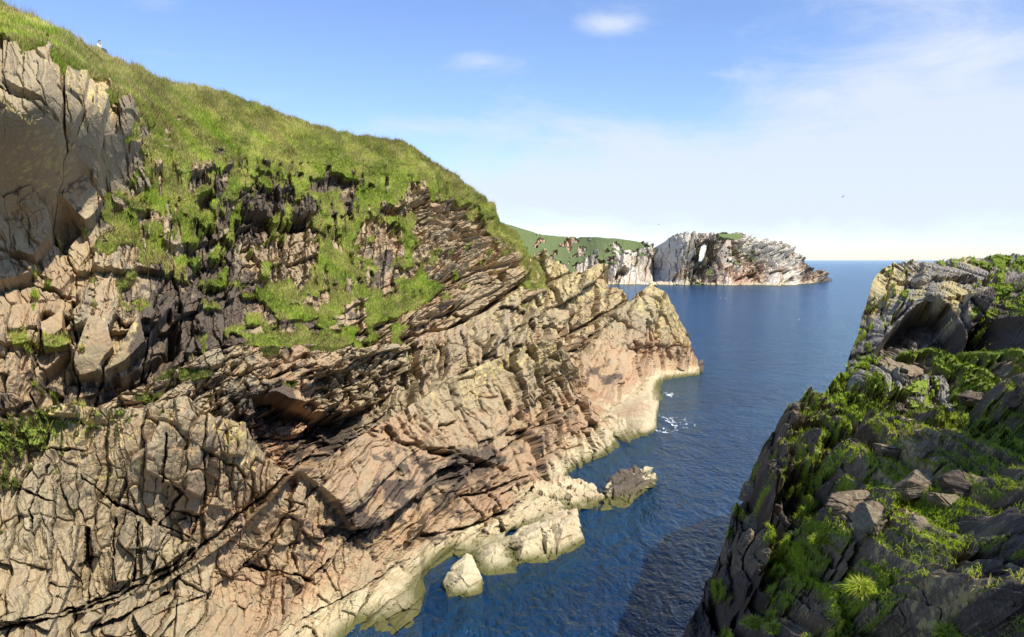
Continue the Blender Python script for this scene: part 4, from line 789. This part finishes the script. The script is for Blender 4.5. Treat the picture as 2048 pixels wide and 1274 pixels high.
block_rock('rock', [(1200, 1002, 67), (1214, 966, 69.5), (1250, 940, 71.5), (1290, 933, 72.5), (1308, 948, 72), (1302, 972, 70.4), (1262, 1004, 66.6), (1250, 1018, 64.6), (1204, 1021, 64.2)], 'black and cream weedy rock at the outer tip of the low spur', group=TG, thick=3.2, seed=9, size=.2, dispa=.35, mfun=weed)
block_rock('rock', [(1396, 724, 143), (1402, 718, 144), (1406, 724, 143.6), (1400, 731, 143)], 'tiny dark rock showing past the foot of the pointed headland', thick=2, seed=10, size=.4, mask=(0, 0, 1, 0))

def boulder(px, py, w, h, D, ang, label, seed, mask=(0, 0, 0, 0), group='boulders lying in the turf of the right slope', depth=None, mat=None, sink=.15):
    rng = random.Random(seed)
    bm = bmesh.new(); bmesh.ops.create_icosphere(bm, subdivisions=6, radius=1)
    dirs = np.array([v.co for v in bm.verts]); dirs /= np.linalg.norm(dirs, axis=1)[:, None]
    r = np.full(len(dirs), 1.25)
    for k in range(15):
        n = Vector((rng.gauss(0, 1), rng.gauss(0, 1), rng.gauss(0, 1))).normalized(); dd = rng.uniform(.66, .98)
        dt = dirs@np.array(n); r = np.where(dt > .05, np.minimum(r, dd/np.maximum(dt, .05)), r)
    V = dirs*r[:, None]
    W = w/F*D*.52; Hh = h/F*D*.56; Dp = depth or (W+Hh)*.55
    V = V*np.array([W, Dp, Hh])
    t, u, c, da, db, e = blocks(V[:, 0]/.42+V[:, 1], V[:, 2]/.3+V[:, 1]*.5, seed)
    V = V*(1+(.16*(t-.5)+.20*fbm((V[:, 0]+V[:, 1]*.8)/W*2.2, V[:, 2]/Hh*1.8, seed, 6)-.10*smooth(.08, 0, e)+.06*fbm((V[:, 0]+V[:, 1]*.8)/W*9, V[:, 2]/Hh*7, seed+3, 5)))[:, None]
    ca, sa = math.cos(math.radians(ang)), math.sin(math.radians(ang))
    V = np.stack([V[:, 0]*ca-V[:, 2]*sa, V[:, 1], V[:, 0]*sa+V[:, 2]*ca], -1)
    Fc = np.array([[v.index for v in fc.verts] for fc in bm.faces]); bm.free()
    mk = np.tile(np.array(mask, float), (len(V), 1)); ck = np.stack([t, c*.5+.5, t*0, t*0+1], -1)
    o = raw_mesh('boulder', V, Fc, mat or M_RIGHT, {'mask': mk, 'cell': ck}); o.location = P(np.float64(px), np.float64(py), np.float64(D))
    return tag(o, label, 'boulder', group)

def dep(sheet, px, py):
    q = sheet.V; u = 1024+q[..., 0]/q[..., 1]*F; v = HOR-(q[..., 2]-H)/q[..., 1]*F
    near_ = (u-px)**2+(v-py)**2 < 49.
    if not near_.any(): return q[..., 1].ravel()[np.argmin((u-px)**2+(v-py)**2)]
    return q[..., 1][near_].min()
for px, py, w, hh, ang, lab, sd, mk in [
    (1832, 975, 72, 44, 24, 'triangular speckled boulder with orange lichen on its top', 1, (0, .55, .35, 0)),
    (1893, 1006, 66, 34, -32, 'leaning speckled boulder right of the triangular one', 2, (0, .4, .4, 0)),
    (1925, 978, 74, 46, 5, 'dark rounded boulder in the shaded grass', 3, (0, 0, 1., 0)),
    (1690, 1008, 84, 46, 10, 'pale boulder left of the triangular one above the dark hollow', 4, (0, .3, 0, .2)),
    (1790, 748, 104, 42, -12, 'broad pale slab perched near the top of the turf', 5, (0, .2, 0, .3)),
    (1850, 788, 90, 34, -14, 'flat pale slab just right of the perched one', 6, (0, .2, 0, .3)),
    (1745, 1042, 66, 52, 40, 'grey rock half sunk below the sunlit grass', 7, (0, .3, 0, 0)),
    (1790, 905, 90, 26, -16, 'long low rock lying across the turf in the middle of the slope', 8, (0, .2, 0, .3)),
    (1940, 795, 46, 26, 10, 'small dark boulder at the edge of the upper turf', 9, (0, .1, .5, 0)),
    (1850, 900, 50, 24, 20, 'small rock at the end of the long low rock', 10, (0, .1, 0, .2)),
    (1515, 1040, 54, 40, 30, 'tan block on the outer edge of the slope', 11, (0, .3, 0, .3)),
    (1498, 985, 34, 28, 0, 'small yellowish knob on the outer edge above the tan block', 12, (0, .6, 0, .2)),
    (2034, 800, 50, 40, 0, 'round dark boulder at the right edge of the picture', 13, (0, 0, .5, 0)),
    (1835, 1048, 34, 30, 0, 'small grey stone sunk in the brightest grass', 14, (0, .2, 0, 0))]:
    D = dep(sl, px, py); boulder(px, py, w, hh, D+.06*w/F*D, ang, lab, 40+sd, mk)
for px, py, w, hh, ang, lab, sd, mk in [(1840, 562, 40, 26, 30, 'rounded lump under the bluff crest beside a turf patch', 21, (0, .5, 0, 0)), (1868, 585, 26, 30, 0, 'small knob on the left shoulder of the undercut boulder', 22, (0, .4, 0, 0))]:
    D = dep(bl, px, py); boulder(px, py, w, hh, D+.1, ang, lab, 40+sd, mk, 'loose lumps of rock on the bluff', mat=M_BLUFF)

# tufts that stand alone
def tuft(px, py, D, n, L, label, seed):
    rng = np.random.default_rng(seed); c = P(np.float64(px), np.float64(py), np.float64(D))
    b0 = rng.normal(0, 1, (n, 3))*np.array([.10, .08, .03])*L*1.6
    d = b0/L*3.+np.array([-.15, -.3, 1.])[None]+rng.normal(0, .25, (n, 3)); d /= np.linalg.norm(d, axis=1)[:, None]
    side = np.cross(d, rng.normal(0, 1, (n, 3))); side /= np.linalg.norm(side, axis=1)[:, None]; w = .006+.004*rng.random((n, 1))
    l = (L*(.5+.6*rng.random(n)))[:, None]
    p1 = b0+d*l*.55; out = b0/L*4.; out[:, 2] = 0
    d2 = d+np.array([0, 0, -1.])*(.4+.9*rng.random(n))[:, None]+out*.5; d2 /= np.linalg.norm(d2, axis=1)[:, None]; p2 = p1+d2*l*.5
    V = np.stack([b0-side*w, b0+side*w, p1-side*w*.8, p1+side*w*.8, p2], 1); k = np.arange(n)[:, None]*5
    Fc = np.concatenate([k+np.array([0, 1, 3]), k+np.array([0, 3, 2]), k+np.array([2, 3, 4])], 0)
    tn = np.array(NEAR)[rng.integers(0, 5, n)]*(.8+.4*rng.random((n, 1))); col = np.repeat(tn, 5, 0)
    o = raw_mesh('grass_tuft', V.reshape(-1, 3), Fc, M_BLADE, {'tint': np.c_[col, np.ones(len(col))]}); o.location = c
    tag(o, label, 'grass tuft', 'lone tufts on the dark lower rocks')
for px, py, n, L, lab, sd in [(1508, 1252, 1300, .26, 'rounded green tuft glowing in the dark near the bottom edge', 1), (1548, 1262, 600, .22, 'thin tuft just right of the rounded glowing one', 2), (1893, 1272, 500, .2, 'leafy bright tuft at the bottom edge below the speckled rock face', 3), (1726, 1185, 1400, .27, 'drooping tuft hanging at the lower left end of the long grass', 4), (1640, 1085, 900, .22, 'tuft growing over the left end of the grey rocks', 5)]:
    tuft(px, py, dep(sl, px, py)-.12, n, L, lab, 80+sd)

# ================================================================= sea
def sea_mat():
    k = N('sea_water'); k.n.remove(k.b)
    g = k.new('ShaderNodeNewGeometry'); sx = k.new('ShaderNodeSeparateXYZ'); k.l.new(g.outputs['Position'], sx.inputs[0])
    w1 = k.noise(.42, 5, .62, k.coord((1.25, .62, 1), (0, 0, .35)), .5)
    w2 = k.noise(2.1, 4, .6, k.coord((1.0, .55, 1), (0, 0, .25)), .4)
    w3 = k.noise(.045, 4, .55, k.coord((.6, 1.5, 1), (0, 0, .2)))
    hgt = k.math('ADD', k.math('MULTIPLY', w1, .75), k.math('MULTIPLY', w2, .30))
    nb = k.bump(hgt, 1., 1.6)
    nf = k.bump(hgt, 1., .7); fr = k.new('ShaderNodeFresnel'); fr.inputs['IOR'].default_value = 1.33; k.l.new(nf, fr.inputs['Normal'])
    gl = k.new('ShaderNodeBsdfGlossy'); gl.inputs['Color'].default_value = (.66, .85, 1., 1); gl.inputs['Roughness'].default_value = .14; k.l.new(nb, gl.inputs['Normal'])
    tr = k.new('ShaderNodeBsdfTransparent')
    df = k.new('ShaderNodeBsdfDiffuse'); k.l.new(k.mix(k.ramp(w3, .38, .62), (.0035, .040, .125), (.0055, .062, .172)), df.inputs[0]); k.l.new(nb, df.inputs['Normal'])
    body = k.new('ShaderNodeMixShader'); body.inputs[0].default_value = .52; k.l.new(df.outputs[0], body.inputs[1]); k.l.new(tr.outputs[0], body.inputs[2])
    mx = k.new('ShaderNodeMixShader'); k.l.new(fr.outputs[0], mx.inputs[0]); k.l.new(body.outputs[0], mx.inputs[1]); k.l.new(gl.outputs[0], mx.inputs[2])
    k.l.new(mx.outputs[0], k.out.inputs[0])
    va = k.new('ShaderNodeVolumeAbsorption'); va.inputs['Color'].default_value = (.10, .62, .60, 1); va.inputs['Density'].default_value = .55
    k.l.new(va.outputs[0], k.out.inputs['Volume'])
    return k.m
R_ = 45000.
ys = [-60, 30, 60, 120, 250, 500, 1000, 3000, 10000, R_]; xs = [-R_, -3000, -400, -100, 0, 60, 150, 400, 3000, R_]
bm = bmesh.new(); bmesh.ops.create_cube(bm, size=1)
for v in bm.verts: v.co = Vector((v.co.x*2*R_, (v.co.y+.5)*(R_+60)-60, (v.co.z-.5)*14))
me = bpy.data.meshes.new('sea'); bm.to_mesh(me); bm.free(); me.materials.append(sea_mat())
o = bpy.data.objects.new('sea', me); COL.objects.link(o); tag(o, 'deep blue rippled sea filling the inlet and reaching the horizon', None, None, 'structure')
bm = bmesh.new(); bmesh.ops.create_grid(bm, x_segments=120, y_segments=120, size=1)
for v in bm.verts:
    x, y = v.co.x*120+20, v.co.y*150+140; v.co = Vector((x, y, -9+1.6*float(fbm(np.array([x/14.]), np.array([y/14.]), 5, 4)[0])))
me = bpy.data.meshes.new('seabed'); bm.to_mesh(me); bm.free(); me.materials.append(simple('sea_bed_sand', (.10, .12, .07)))
o = bpy.data.objects.new('seabed', me); COL.objects.link(o); tag(o, 'dark sea floor under the inlet', None, None, 'structure')

def foam(px, py, rx, ry, label, seed):
    D = sea_d(py); c = P(np.float64(px), np.float64(py), np.float64(D)); n = 150
    gx, gy = np.meshgrid(np.linspace(-1, 1, n), np.linspace(-1, 1, n))
    X = gx*rx; Y = gy*ry
    v = abs(fbm(X/1.1+3, Y/1.6, seed, 5))+.55*abs(fbm(X/.5, Y/.7, seed+3, 4))
    fall = np.hypot(gx, gy)
    keep = (v < .20*(1-fall**1.5))
    idx = np.arange(n*n).reshape(n, n); kf = keep[:-1, :-1]
    Fc = np.stack([idx[:-1, :-1], idx[:-1, 1:], idx[1:, 1:], idx[1:, :-1]], -1)[kf]
    V = np.stack([X, Y, .03+.05*(.2-v)], -1).reshape(-1, 3); us = np.unique(Fc); mp = np.zeros(n*n, int); mp[us] = np.arange(len(us))
    o = raw_mesh('sea_foam', V[us], mp[Fc], M_FOAM); o.location = (c[0], c[1], .02); tag(o, label, 'foam', None, 'stuff')
M_FOAM = simple('foam_white', (.72, .78, .82), .5)
foam(1330, 848, 4.2, 7.5, 'lacy white foam drifting off the shore below the headland', 1)
foam(1338, 790, 1.5, 3., 'thin line of foam by the small ledge left of the headland foot', 2)
foam(940, 1100, 1.6, 1.2, 'small fleck of foam in the gap behind the lone boulder', 3)

# ================================================================= living things
def skin_body(name, joints, links, mat, root=0, sub=2, parent=None):
    me = bpy.data.meshes.new(name); me.from_pydata([j[0] for j in joints], links, [])
    o = bpy.data.objects.new(name, me); COL.objects.link(o); me.materials.append(mat)
    md = o.modifiers.new('skin', 'SKIN'); 
    if not me.skin_vertices: 
        bpy.context.view_layer.objects.active = o
    for k, j in enumerate(joints):
        sv = me.skin_vertices[0].data[k]; sv.radius = j[1] if isinstance(j[1], tuple) else (j[1], j[1]); sv.use_root = (k == root)
    md.use_smooth_shade = True
    s_ = o.modifiers.new('sub', 'SUBSURF'); s_.levels = s_.render_levels = sub
    if parent: o.parent = parent
    return o
M_SKIN = simple('skin', (.55, .34, .25), .5); M_SHIRT = simple('white_shirt', (.80, .80, .78), .8); M_HAIR = simple('dark_hair', (.05, .035, .03), .6); M_TROUS = simple('dark_trousers', (.05, .06, .09), .8)
# seated figure looking right, chin on hand
PD = 59.3; pz = H+(HOR-80)/F*PD-.90
per = bpy.data.objects.new('person', None); COL.objects.link(per); per.location = ((196-1024)/F*PD, PD, pz)
tag(per, 'person in a white shirt sitting on the grassy skyline with a hand at the face', 'person')
J = [((0, 0, .10), (.15, .12)), ((.03, 0, .32), (.14, .11)), ((.07, 0, .52), (.15, .10)), ((.10, 0, .60), .055), ((.125, 0, .68), .075), ((.14, 0, .77), (.085, .092)), ((.14, 0, .84), .06),
     ((.06, -.18, .53), .055), ((.16, -.26, .32), .045), ((.30, -.12, .42), .036), ((.27, -.06, .58), .022),
     ((.06, .18, .53), .055), ((.12, .27, .30), .045), ((.33, .18, .22), .034), ((.41, .14, .21), .022),
     ((.10, -.10, .08), .09), ((.50, -.14, .24), .075), ((.58, -.12, -.16), .05), ((.66, -.12, -.20), .04),
     ((.10, .10, .08), .09), ((.50, .14, .22), .075), ((.60, .12, -.16), .05), ((.68, .12, -.20), .04)]
Lk = [(0, 1), (1, 2), (2, 3), (3, 4), (4, 5), (5, 6), (2, 7), (7, 8), (8, 9), (9, 10), (2, 11), (11, 12), (12, 13), (13, 14), (0, 15), (15, 16), (16, 17), (17, 18), (0, 19), (19, 20), (20, 21), (21, 22)]
skin_body('body', J, Lk, M_SKIN, parent=per)
grow = lambda j, a: (j[0], tuple(x+a for x in j[1]) if isinstance(j[1], tuple) else j[1]+a)
Js = [grow(J[k], .018) for k in (0, 1, 2, 7, 8, 9, 11, 12, 13)]
skin_body('shirt', Js, [(0, 1), (1, 2), (2, 3), (3, 4), (4, 5), (2, 6), (6, 7), (7, 8)], M_SHIRT, parent=per)
Jt = [grow(J[k], .016) for k in (0, 15, 16, 17, 19, 20, 21)]
skin_body('trousers', Jt, [(0, 1), (1, 2), (2, 3), (0, 4), (4, 5), (5, 6)], M_TROUS, parent=per)
def ell(name, c, r, mat, parent, sub=3, cut=None):
    bm = bmesh.new(); bmesh.ops.create_icosphere(bm, subdivisions=sub, radius=1)
    for v in bm.verts: v.co = Vector((v.co.x*r[0], v.co.y*r[1], v.co.z*r[2]))+Vector(c)
    if cut: bmesh.ops.delete(bm, geom=[v for v in bm.verts if cut(v.co)], context='VERTS')
    for fc in bm.faces: fc.smooth = True
    me = bpy.data.meshes.new(name); bm.to_mesh(me); bm.free(); me.materials.append(mat)
    o = bpy.data.objects.new(name, me); COL.objects.link(o); o.parent = parent; return o
ell('hair', (.125, 0, .79), (.105, .095, .115), M_HAIR, per, cut=lambda c: c.z < .74 or (c.x > .17 and c.z < .83))
ell('nose', (.235, 0, .75), (.02, .012, .02), M_SKIN, per, 2); ell('mouth', (.222, 0, .705), (.008, .022, .006), simple('lips', (.4, .16, .14)), per, 2)
for sy in (-1, 1): ell('eye', (.215, sy*.032, .775), (.010, .012, .008), M_HAIR, per, 2); ell('ear', (.13, sy*.09, .755), (.02, .010, .03), M_SKIN, per, 2)
for hx_, hy_, hz_, up in ((.27, -.06, .58, 1), (.41, .14, .21, 0)):
    jj = [((hx_, hy_, hz_), .022)]; ll = []
    for q in range(5):
        a = (q-2)*.018; L_ = (.045, .07, .078, .07, .055)[q]
        dx, dz = (-.02, 1) if up else (1, -.1)
        if q == 0: d_ = Vector((dx-.6 if up else .5, .4, dz*.6)).normalized()
        else: d_ = Vector((dx, a*3, dz)).normalized()
        b_ = Vector((hx_, hy_+a, hz_))+d_*.04; m_ = b_+d_*L_*.5; e_ = m_+(d_+Vector((-.6, 0, .1) if up else (.1, 0, -.6))).normalized()*L_*.5
        n_ = len(jj); jj += [(tuple(b_), .009), (tuple(m_), .008), (tuple(e_), .007)]; ll += [(0, n_), (n_, n_+1), (n_+1, n_+2)]
    skin_body('hand', jj, ll, M_SKIN, sub=1, parent=per)

M_DBIRD = simple('dark_feathers', (.06, .06, .07)); M_WBIRD = simple('white_feathers', (.8, .8, .8)); M_GREYW = simple('grey_feathers', (.35, .37, .40)); M_BEAK = simple('bill_yellow', (.6, .4, .05))
def bird(px, py, D, yaw, roll, label, mat, wmat, span=1.3, group='seabirds flying over the inlet'):
    e = bpy.data.objects.new('seabird', None); COL.objects.link(e); e.location = P(np.float64(px), np.float64(py), np.float64(D)); e.rotation_euler = (math.radians(roll), math.radians(12), math.radians(yaw))
    tag(e, label, 'bird', group)
    skin_body('body', [((-.32, 0, .0), (.05, .012)), ((-.16, 0, 0), .05), ((0, 0, 0), .085), ((.14, 0, .02), .065), ((.22, 0, .04), .04), ((.27, 0, .045), .035), ((.33, 0, .04), .010)], [(k, k+1) for k in range(6)], mat, root=2, parent=e)
    for sy in (-1, 1):
        prof = [(0, .05, -.12, .01), (.28, .12, -.10, .10), (.55, .06, -.14, .09), (.8, -.06, -.20, .02), (1., -.22, -.24, -.06)]
        V = []; 
        for (t, le, te, z) in prof:
            y = sy*t*span/2; V += [(le, y, z+.012), (te, y, z+.006), (te, y, z-.004), (le, y, z-.012)]
        Fc = []
        for k in range(4):
            for q in range(4): Fc.append((k*4+q, k*4+(q+1) % 4, (k+1)*4+(q+1) % 4, (k+1)*4+q))
        Fc += [(0, 1, 2, 3), (16, 17, 18, 19)]
        raw_mesh('wing', np.array(V), np.array(Fc), wmat, parent=e)
    ell('bill', (.37, 0, .04), (.05, .012, .014), M_BEAK, e, 2)
bird(1686, 393, 210, 205, 30, 'dark seabird flying high over the open water right of the island', M_DBIRD, M_DBIRD, 1.35)
bird(1317, 449, 240, 160, -20, 'small seabird flying just above the left end of the arch island', M_DBIRD, M_GREYW, 1.1)
def floater(px, py, label, yaw):
    D = sea_d(py); e = bpy.data.objects.new('floating_gull', None); COL.objects.link(e); e.location = ((px-1024)/F*D, D, .0); e.rotation_euler = (0, 0, yaw)
    tag(e, label, 'bird', 'gulls resting on the water')
    skin_body('body', [((-.36, 0, .16), (.03, .02)), ((-.2, 0, .11), .09), ((0, 0, .10), .14), ((.16, 0, .14), .10), ((.22, 0, .27), .05), ((.25, 0, .34), .06), ((.32, 0, .34), .02)], [(k, k+1) for k in range(6)], M_WBIRD, root=2, parent=e)
    for sy in (-1, 1): ell('wing', (-.10, sy*.10, .17), (.26, .05, .08), M_GREYW, e, 2)
    ell('bill', (.37, 0, .335), (.05, .014, .016), M_BEAK, e, 2)
floater(1441, 596, 'white gull resting on the water, the left one of a close pair', .4); floater(1452, 597, 'white gull resting on the water, the right one of a close pair', 2.6); floater(1640, 584, 'lone white gull on the water below the right end of the island', 1.)
floater(1598, 640, 'white gull alone on open water nearer than the others', 2.)

# ================================================================= sun, sky, camera
w = bpy.data.worlds.new('World'); SC.world = w; w.use_nodes = True
nt = w.node_tree; nd = nt.nodes; lk = nt.links; bg = nd['Background']
sky = nd.new('ShaderNodeTexSky'); sky.sky_type = 'NISHITA'; sky.sun_disc = False
el = math.asin(SUN.z); az = math.atan2(SUN.x, SUN.y)
sky.sun_elevation = el; sky.sun_rotation = az; sky.altitude = 0; sky.air_density = 1.0; sky.dust_density = .25; sky.ozone_density = 3.0
tc = nd.new('ShaderNodeTexCoord'); sp = nd.new('ShaderNodeSeparateXYZ'); lk.new(tc.outputs['Generated'], sp.inputs[0])
def wm(op, a, b=0., c=None):
    n = nd.new('ShaderNodeMath'); n.operation = op
    for q, v in enumerate((a, b) if c is None else (a, b, c)):
        if isinstance(v, (int, float)): n.inputs[q].default_value = v
        else: lk.new(v, n.inputs[q])
    return n.outputs[0]
def wramp(v, a, b, c=0., d=1.):
    n = nd.new('ShaderNodeMapRange'); n.interpolation_type = 'SMOOTHSTEP'; lk.new(v, n.inputs[0])
    for q, x in enumerate((a, b, c, d)): n.inputs[q+1].default_value = x
    return n.outputs[0]
zz = wm('MAXIMUM', sp.outputs[2], .0)
den = wm('ADD', zz, .10)
cx = wm('DIVIDE', sp.outputs[0], den); cyy = wm('DIVIDE', sp.outputs[1], den)
cmb = nd.new('ShaderNodeCombineXYZ'); lk.new(cx, cmb.inputs[0]); lk.new(cyy, cmb.inputs[1])
def wnoise(scale, sx, sy, det=7, r=.6, off=0.):
    mp = nd.new('ShaderNodeMapping'); lk.new(cmb.outputs[0], mp.inputs[0]); mp.inputs['Scale'].default_value = (sx, sy, 1); mp.inputs['Location'].default_value = (off, off*.7, 0)
    n = nd.new('ShaderNodeTexNoise'); lk.new(mp.outputs[0], n.inputs['Vector']); n.inputs['Scale'].default_value = scale; n.inputs['Detail'].default_value = det; n.inputs['Roughness'].default_value = r; n.inputs['Distortion'].default_value = .4
    return n.outputs['Fac']
def blob(px, py, rx, ry):                      # a cloud's place as a direction
    ux = (px-1024)/F; uz = (HOR-py)/F
    yy = wm('MAXIMUM', sp.outputs[1], .05)
    dx = wm('DIVIDE', wm('SUBTRACT', wm('DIVIDE', sp.outputs[0], yy), ux), rx/F); dz = wm('DIVIDE', wm('SUBTRACT', wm('DIVIDE', sp.outputs[2], yy), uz), ry/F)
    r2 = wm('ADD', wm('MULTIPLY', dx, dx), wm('MULTIPLY', dz, dz)); return wm('MULTIPLY', wm('EXPONENT', wm('MULTIPLY', r2, -1.)), wramp(sp.outputs[1], 0, .2))
def dnoise(scale, sx, sy, sz, det=7, r=.6, off=0.):
    mp = nd.new('ShaderNodeMapping'); lk.new(tc.outputs['Generated'], mp.inputs[0]); mp.inputs['Scale'].default_value = (sx, sy, sz); mp.inputs['Location'].default_value = (off, off*.7, off*.3); mp.inputs['Rotation'].default_value = (0, math.radians(8), 0)
    n = nd.new('ShaderNodeTexNoise'); lk.new(mp.outputs[0], n.inputs['Vector']); n.inputs['Scale'].default_value = scale; n.inputs['Detail'].default_value = det; n.inputs['Roughness'].default_value = r; n.inputs['Distortion'].default_value = .5
    return n.outputs['Fac']
n1 = dnoise(1.0, 2.4, 2.4, 7., off=3.); n2 = dnoise(3.4, 1.6, 1.6, 4.6, off=9., r=.66)
cov = wm('ADD', wm('MULTIPLY', blob(1980, 150, 380, 210), .78), wm('MULTIPLY', blob(1225, 48, 75, 26), .8))
for a in [(320, 10, 90, 26, .55), (960, 120, 90, 20, .45), (1650, 400, 600, 110, .45), (900, 255, 260, 30, .33), (1100, 390, 500, 60, .35), (380, 110, 240, 22, .20), (1500, 300, 500, 40, .25), (2000, 350, 400, 90, .5), (1620, 200, 120, 40, .2), (1100, 260, 1200, 150, .30), (1024, 440, 2500, 110, .35), (1440, 148, 60, 12, .3)]:
    cov = wm('ADD', cov, wm('MULTIPLY', blob(*a[:4]), a[4]))
nn_ = wm('ADD', wm('ADD', wm('MULTIPLY', n1, .8), wm('MULTIPLY', n2, .75)), -.22)
cl = wm('MULTIPLY', wramp(wm('ADD', wm('MULTIPLY', cov, .55), nn_), .66, 1.22), wramp(sp.outputs[2], -.01, .03))
mixc = nd.new('ShaderNodeMix'); mixc.data_type = 'RGBA'; lk.new(wm('MINIMUM', cl, .88), mixc.inputs[0]); tint = nd.new('ShaderNodeMix'); tint.data_type = 'RGBA'; tint.blend_type = 'MULTIPLY'; tint.inputs[0].default_value = 1; lk.new(sky.outputs[0], tint.inputs[6]); tint.inputs[7].default_value = (1.36, 1.40, 1.66, 1); lk.new(tint.outputs[2], mixc.inputs[6]); mixc.inputs[7].default_value = (6.4, 7.0, 8.1, 1)
lk.new(mixc.outputs[2], bg.inputs['Color']); bg.inputs['Strength'].default_value = .085
sd = bpy.data.lights.new('sun', 'SUN'); sd.energy = 5.0; sd.angle = math.radians(.5); sd.color = (1., .94, .83)
so = bpy.data.objects.new('sun', sd); COL.objects.link(so); so.rotation_euler = SUN.to_track_quat('Z', 'Y').to_euler(); so.location = (30, -30, 80)
cd = bpy.data.cameras.new('camera'); cd.sensor_width = 36; cd.lens = 36*F/2048; cd.shift_y = -(637-HOR)/2048; cd.clip_start = .1; cd.clip_end = 100000
co = bpy.data.objects.new('camera', cd); COL.objects.link(co); co.location = (0, 0, H); co.rotation_euler = (math.pi/2, 0, 0); SC.camera = co
SC.view_settings.view_transform = 'Standard'; SC.view_settings.look = 'None'; SC.view_settings.gamma = 1; SC.view_settings.exposure = .55
SC.render.engine = 'CYCLES'; SC.cycles.max_bounces = 6; SC.cycles.transparent_max_bounces = 12; SC.cycles.use_denoising = True
